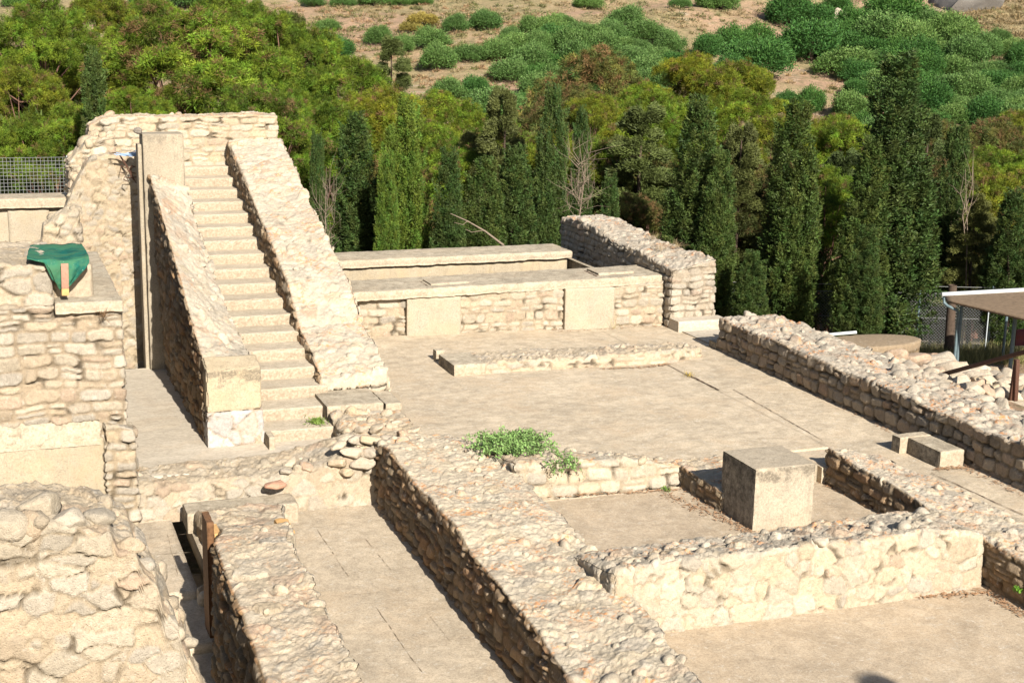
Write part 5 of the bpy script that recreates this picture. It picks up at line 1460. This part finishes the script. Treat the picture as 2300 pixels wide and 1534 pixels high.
# dry scrub on open slopes
def scrub(name, seed, n, region, cols, size, label):
    rs = np.random.RandomState(seed)
    CC, DD, LL_, WW, KK = [], [], [], [], []
    for k in range(n):
        x, y = rs.uniform(*region[0]), rs.uniform(*region[1])
        p = ground(x, y)
        s = rs.uniform(*size); m = 46
        v = unit(rs.normal(size=(m, 3))); v[:, 2] = abs(v[:, 2])
        CC.append(p + v * s * np.array([1.2, 1.2, .6]) * rs.uniform(.3, 1, (m, 1))); DD.append(v + rs.normal(size=(m, 3)) * .4); LL_.append(rs.uniform(.12, .3, m)); WW.append(rs.uniform(.05, .12, m))
        KK.append(np.array(cols[rs.randint(len(cols))]) * rs.uniform(.75, 1.25, (m, 1)))
    me = crown_mesh(name, np.concatenate(CC), np.concatenate(DD), np.concatenate(LL_), np.concatenate(WW), np.concatenate(KK), seed)
    link(name, me, M_LEAF_OL, label=label, kind='stuff')
DC = [(.26, .19, .10), (.20, .17, .08), (.15, .14, .06), (.30, .22, .12), (.12, .13, .05)]
scrub('dry_scrub', 5, 900, ((700, 2320), (-60, 90)), DC, (.25, .8), 'dry brown scrub covering the upper hillside')
scrub('dry_scrub', 11, 420, ((600, 1200), (10, 200)), [(.20, .17, .09), (.12, .13, .05), (.25, .17, .10)], (.25, .7), 'low dry scrub between the olives at upper centre')
scrub('dry_scrub', 6, 260, ((1700, 2320), (120, 330)), DC, (.2, .55), 'dry scrub scattered over the bare clearings on the right')
scrub('dry_scrub', 7, 200, ((980, 1500), (180, 420)), DC, (.2, .6), 'dry scrub in the middle of the slope')
scrub('dry_scrub', 9, 260, ((2130, 2330), (0, 150)), [(.26, .18, .09), (.2, .15, .08)], (.5, 1.0), 'brown heath covering the slope in the top right corner')

# understorey: dark shrubs filling the shade between trunks
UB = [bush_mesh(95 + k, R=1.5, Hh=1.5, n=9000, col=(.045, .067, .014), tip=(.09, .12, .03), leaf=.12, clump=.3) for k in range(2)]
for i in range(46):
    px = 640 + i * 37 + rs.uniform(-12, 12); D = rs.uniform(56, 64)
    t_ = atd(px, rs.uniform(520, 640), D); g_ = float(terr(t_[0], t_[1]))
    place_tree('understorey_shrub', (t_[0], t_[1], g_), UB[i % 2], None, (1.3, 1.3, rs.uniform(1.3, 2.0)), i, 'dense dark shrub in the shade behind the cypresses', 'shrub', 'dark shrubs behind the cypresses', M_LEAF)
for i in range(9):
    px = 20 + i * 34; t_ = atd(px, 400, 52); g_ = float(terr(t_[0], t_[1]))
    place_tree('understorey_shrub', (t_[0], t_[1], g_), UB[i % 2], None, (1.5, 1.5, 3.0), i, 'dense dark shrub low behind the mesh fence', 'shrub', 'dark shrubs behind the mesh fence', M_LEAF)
# dry grass along the fence
def grass(name, pts, n, seed, col, L, label, spread=.5, z=None):
    rs = np.random.RandomState(seed); pts = np.asarray(pts)
    k = rs.uniform(0, len(pts) - 1.001, n); j = k.astype(int); f = (k - j)[:, None]
    C = pts[j] * (1 - f) + pts[j + 1] * f
    C = C + rs.normal(size=(n, 3)) * np.array([spread, spread, 0])
    C[:, 2] = terr(C[:, 0], C[:, 1]) if z is None else z
    D = np.array([0, 0, 1.0]) + rs.normal(size=(n, 3)) * .3
    cc = np.array(col) * rs.uniform(.6, 1.3, (n, 1))
    link(name, crown_mesh(name, C, D, rs.uniform(.5, 1.2, n) * L, rs.uniform(.008, .02, n), cc, seed), M_LEAF, label=label, kind='stuff')
grass('dry_grass', [atd(1860, 760, 46), atd(2110, 770, 46), atd(2330, 770, 46)], 9000, 3, (.22, .20, .08), .45, 'dry grass along the foot of the chain-link fence', spread=.8)

# pale bare trees and branches
def dead_tree(name, px, row_top, row_bot, D, spread, seed, label, n=16, r=.03):
    rs = np.random.RandomState(seed)
    a, b = atd(px, row_bot, D), atd(px, row_top, D); h = b[2] - a[2]
    g_ = min(float(terr(a[0], a[1])), a[2])
    specs = [([(a[0], a[1], g_), tuple(a), tuple((a + b) / 2 + rs.normal(size=3) * .1), tuple(b)], r * 1.6, r * .3)]
    for k in range(n):
        t0 = rs.uniform(0, .75); s = a + (b - a) * t0
        an = rs.uniform(0, 6.28); d = spread * rs.uniform(.4, 1); e = s + np.array([math.cos(an) * d, math.sin(an) * d, h * rs.uniform(.15, .45)])
        m_ = (s + e) / 2 + np.array([math.cos(an) * .15, math.sin(an) * .15, -.1])
        specs.append(([s, m_, e], r * .7, r * .15))
        for q in range(3):
            e2 = m_ + (e - m_) * rs.uniform(.2, .9) + rs.normal(size=3) * .35
            specs.append(([m_, (m_ + e2) / 2 + rs.normal(size=3) * .05, e2], r * .35, r * .1))
    tubes(name, M_DEAD, specs, None, n=5, label=label, cat='bare tree')
dead_tree('bare_tree', 1300, 310, 500, 46.8, .55, 1, 'pale leafless tree above the left end of the tall grey wall', 34, .018)
dead_tree('bare_tree', 733, 375, 575, 44.5, .35, 2, 'pale leafless sapling right of the stair parapet', 20, .015)
dead_tree('bare_tree', 2168, 380, 690, 51.5, .15, 5, 'tall pale bare trunk running up the thin cypress', 5, .022)
tubes('fallen_branch', M_DEAD, [([atd(1132, 552, 44.5), atd(1090, 520, 45), atd(1050, 497, 45.2), atd(1012, 480, 45.5)], .04, .012), ([atd(1085, 518, 45), atd(1060, 522, 45.2), atd(1045, 515, 45.2)], .018, .006), ([atd(1050, 497, 45.2), atd(1040, 505, 45.2), atd(1020, 500, 45.2)], .015, .005)],
      None, n=6, label='long pale dead branch leaning among the cypresses', cat='branch')
tubes('leaning_trunk', M_BARK, [([atd(2128, 840, 46), atd(2135, 720, 46), atd(2140, 640, 46)], .17, .14)], None, n=10, label='dark tree trunk standing just left of the shelter posts', cat='tree trunk')
# grey rock outcrop at the top right
rk = ground(2175, 30)
V0, F0 = rock_arrays(411, 4)
V1 = V0 * np.array([6.0, 5.0, 3.6]); V1 = V1 + .5 * fbm(V1, .6, 4, 3)[:, None] * unit(V1)
link('rock_outcrop', mesh_np('rock_outcrop', V1 + rk + np.array([1.5, 3, .6]), F0, np.tile((.34, .33, .33), (len(V0), 1)) * (.8 + .4 * (fbm(V1, .8, 3, 5)[:, None])), np.zeros(len(V0))), M_ROCK, label='grey rock outcrop in the top right corner of the hillside', cat='rock')
for k, (px, py) in enumerate(((1885, 40), (1925, 62))):
    p = ground(px, py); V0, F0 = rock_arrays(415 + k, 4)
    V1 = V0 * np.array([2.0, 1.6, 1.1]); V1 = V1 + .25 * fbm(V1, 1.2, 4, 3)[:, None] * unit(V1)
    link('chalk_bank', mesh_np('chalk_bank', V1 + p, F0, np.tile((.62, .54, .44), (len(V0), 1)), np.zeros(len(V0))), M_ROCK, label=('upper', 'lower')[k] + ' pale eroded chalk bank between dark olives near the top', cat='rock')

# ---- small plants among the ruins
def caper():
    rs = np.random.RandomState(8)
    root = empty('caper_bush', atz(1150, 1010, .25), 'trailing bright green caper bush spilling over the kerb wall', 'bush')
    C, D, specs = [], [], []
    for k in range(190):
        sx_, sy_ = rs.normal(1142, 27), rs.uniform(982, 1020)
        base = atz(sx_, sy_, .16 + rs.uniform(0, .12))
        ex = sx_ + rs.normal(0, 30) + (22 if sx_ > 1150 else -22)
        if rs.rand() < .3: ex = sx_ + rs.uniform(0, 45)
        ln = rs.uniform(.2, .55)
        e = base + np.array([(ex - sx_) * .0072, rs.uniform(-.45, .3), rs.uniform(-.05, .2)])
        if base[1] > 20.95 > e[1] : e[2] -= rs.uniform(0, .4)
        m_ = (base + e) / 2 + np.array([0, 0, rs.uniform(.03, .16)])
        specs.append(([base, m_, e], .005, .002))
        for q in range(34):
            t = rs.rand(); p = (1 - t) ** 2 * base + 2 * t * (1 - t) * m_ + t * t * e
            C.append(p + rs.normal(size=3) * .022); D.append(rs.normal(size=3) + np.array([0, -.2, .5]))
    for k in range(30):     # strands hanging down the kerb face
        base = np.array([rs.uniform(8.35, 9.0), 20.98 + rs.uniform(0, 1.1) * (k % 2), .37]); e = base + np.array([rs.uniform(-.1, .2), -.06 - rs.uniform(0, .06), -rs.uniform(.02, .34)])
        m_ = (base + e) / 2 + np.array([0, -.06, .05]); specs.append(([base, m_, e], .004, .002))
        for q in range(22):
            t = rs.rand(); p = (1 - t) ** 2 * base + 2 * t * (1 - t) * m_ + t * t * e
            C.append(p + rs.normal(size=3) * .022); D.append(rs.normal(size=3) + np.array([0, -.6, .3]))
    C, D = np.array(C), np.array(D); n = len(C)
    cc = np.array((.26, .40, .13)) * rs.uniform(.6, 1.3, (n, 1))
    me = crown_mesh('leaves', C, D, rs.uniform(.022, .045, n), rs.uniform(.024, .038, n), cc, 3)
    link('leaves', me, M_LEAF, root)
    tubes('stems', M_BARK, specs, root, n=4)
caper()
def tuft(name, c, n, r, L, col, seed, label, cat='weed', w=(.012, .025), mat=None):
    rs = np.random.RandomState(seed)
    C = np.asarray(c) + rs.normal(size=(n, 3)) * np.array([r, r, r * .25]); D = rs.normal(size=(n, 3)) * .6 + np.array([0, -.1, .8])
    link(name, crown_mesh(name, C, D, rs.uniform(.5, 1.1, n) * L, rs.uniform(*w, n), np.array(col) * rs.uniform(.6, 1.3, (n, 1)), seed), mat or M_LEAF, label=label, cat=cat)
tuft('green_weed', atz(718, 950, -.08) + np.array([-.05, 0, .03]), 320, .09, .06, (.20, .28, .06), 1, 'feathery green weed at the right end of the second step')
tuft('green_weed', aty(266, 1160, 23.25), 60, .035, .07, (.05, .22, .02), 2, 'tiny bright green sprig at the foot of the left tower corner', w=(.02, .04))
tuft('green_weed', atx(2285, 1325, 13.42), 40, .03, .06, (.12, .25, .03), 3, 'small green sprig on the dark face of the low right wall', w=(.02, .035))
tuft('dry_weed', aty(232, 712, 23.3), 90, .04, .16, (.22, .13, .07), 4, 'dry brown tuft on the left tower wall under the ledge', w=(.004, .008), mat=M_LEAF)
tuft('dry_weed', atz(300, 1060, -.25), 120, .06, .12, (.34, .24, .15), 5, 'dry pale tuft at the left end of the cross wall', w=(.004, .008))
tuft('dry_weed', atz(1548, 843, 0.02), 90, .07, .09, (.30, .24, .07), 6, 'dry yellow tuft in the courtyard joint', w=(.004, .008))
tuft('dry_weed', atz(1378, 737, 0.02), 14, .03, .45, (.34, .28, .10), 7, 'thin dry stalks at the foot of the back wall', w=(.004, .007))
tuft('green_weed', atz(1498, 1100, -.28), 60, .04, .05, (.14, .22, .05), 8, 'small weed at the dark end of the kerb wall', w=(.015, .03))
for k, (x, y, z) in enumerate(((16.9, 34.4, 1.75), (17.0, 33.2, 1.72), (16.4, 33.0, 1.7), (16.2, 34.0, 1.5))):
    tuft('dry_weed', (x, y, z + .05), 110, .10, .22, (.33, .24, .14), 20 + k, ('first', 'second', 'third', 'fourth')[k] + ' dry tuft from the back on top of the tall grey wall', w=(.004, .008))

# ---- unseen post with a rounded cap, added to cast the soft shadow at lower right
p = atz(1975, 1532, -.5); q = p - LIGHT / math.hypot(LIGHT[0], LIGHT[1]) * 15.0
V0, F0 = rock_arrays(203, 2)
vp = empty('added_shadow_post', (q[0], q[1], q[2] - 2), 'unseen capped post added behind the viewpoint to cast the soft shadow at lower right', 'post')
tubes('shaft', M_WOOD, [([(q[0], q[1], q[2] - 3.4), (q[0], q[1], q[2])], .09)], vp)
link('cap', mesh_np('cap', V0 * (.30, .2, .17) + q, F0, np.tile((.3, .2, .1), (len(V0), 1)), np.zeros(len(V0))), M_WOOD, vp)
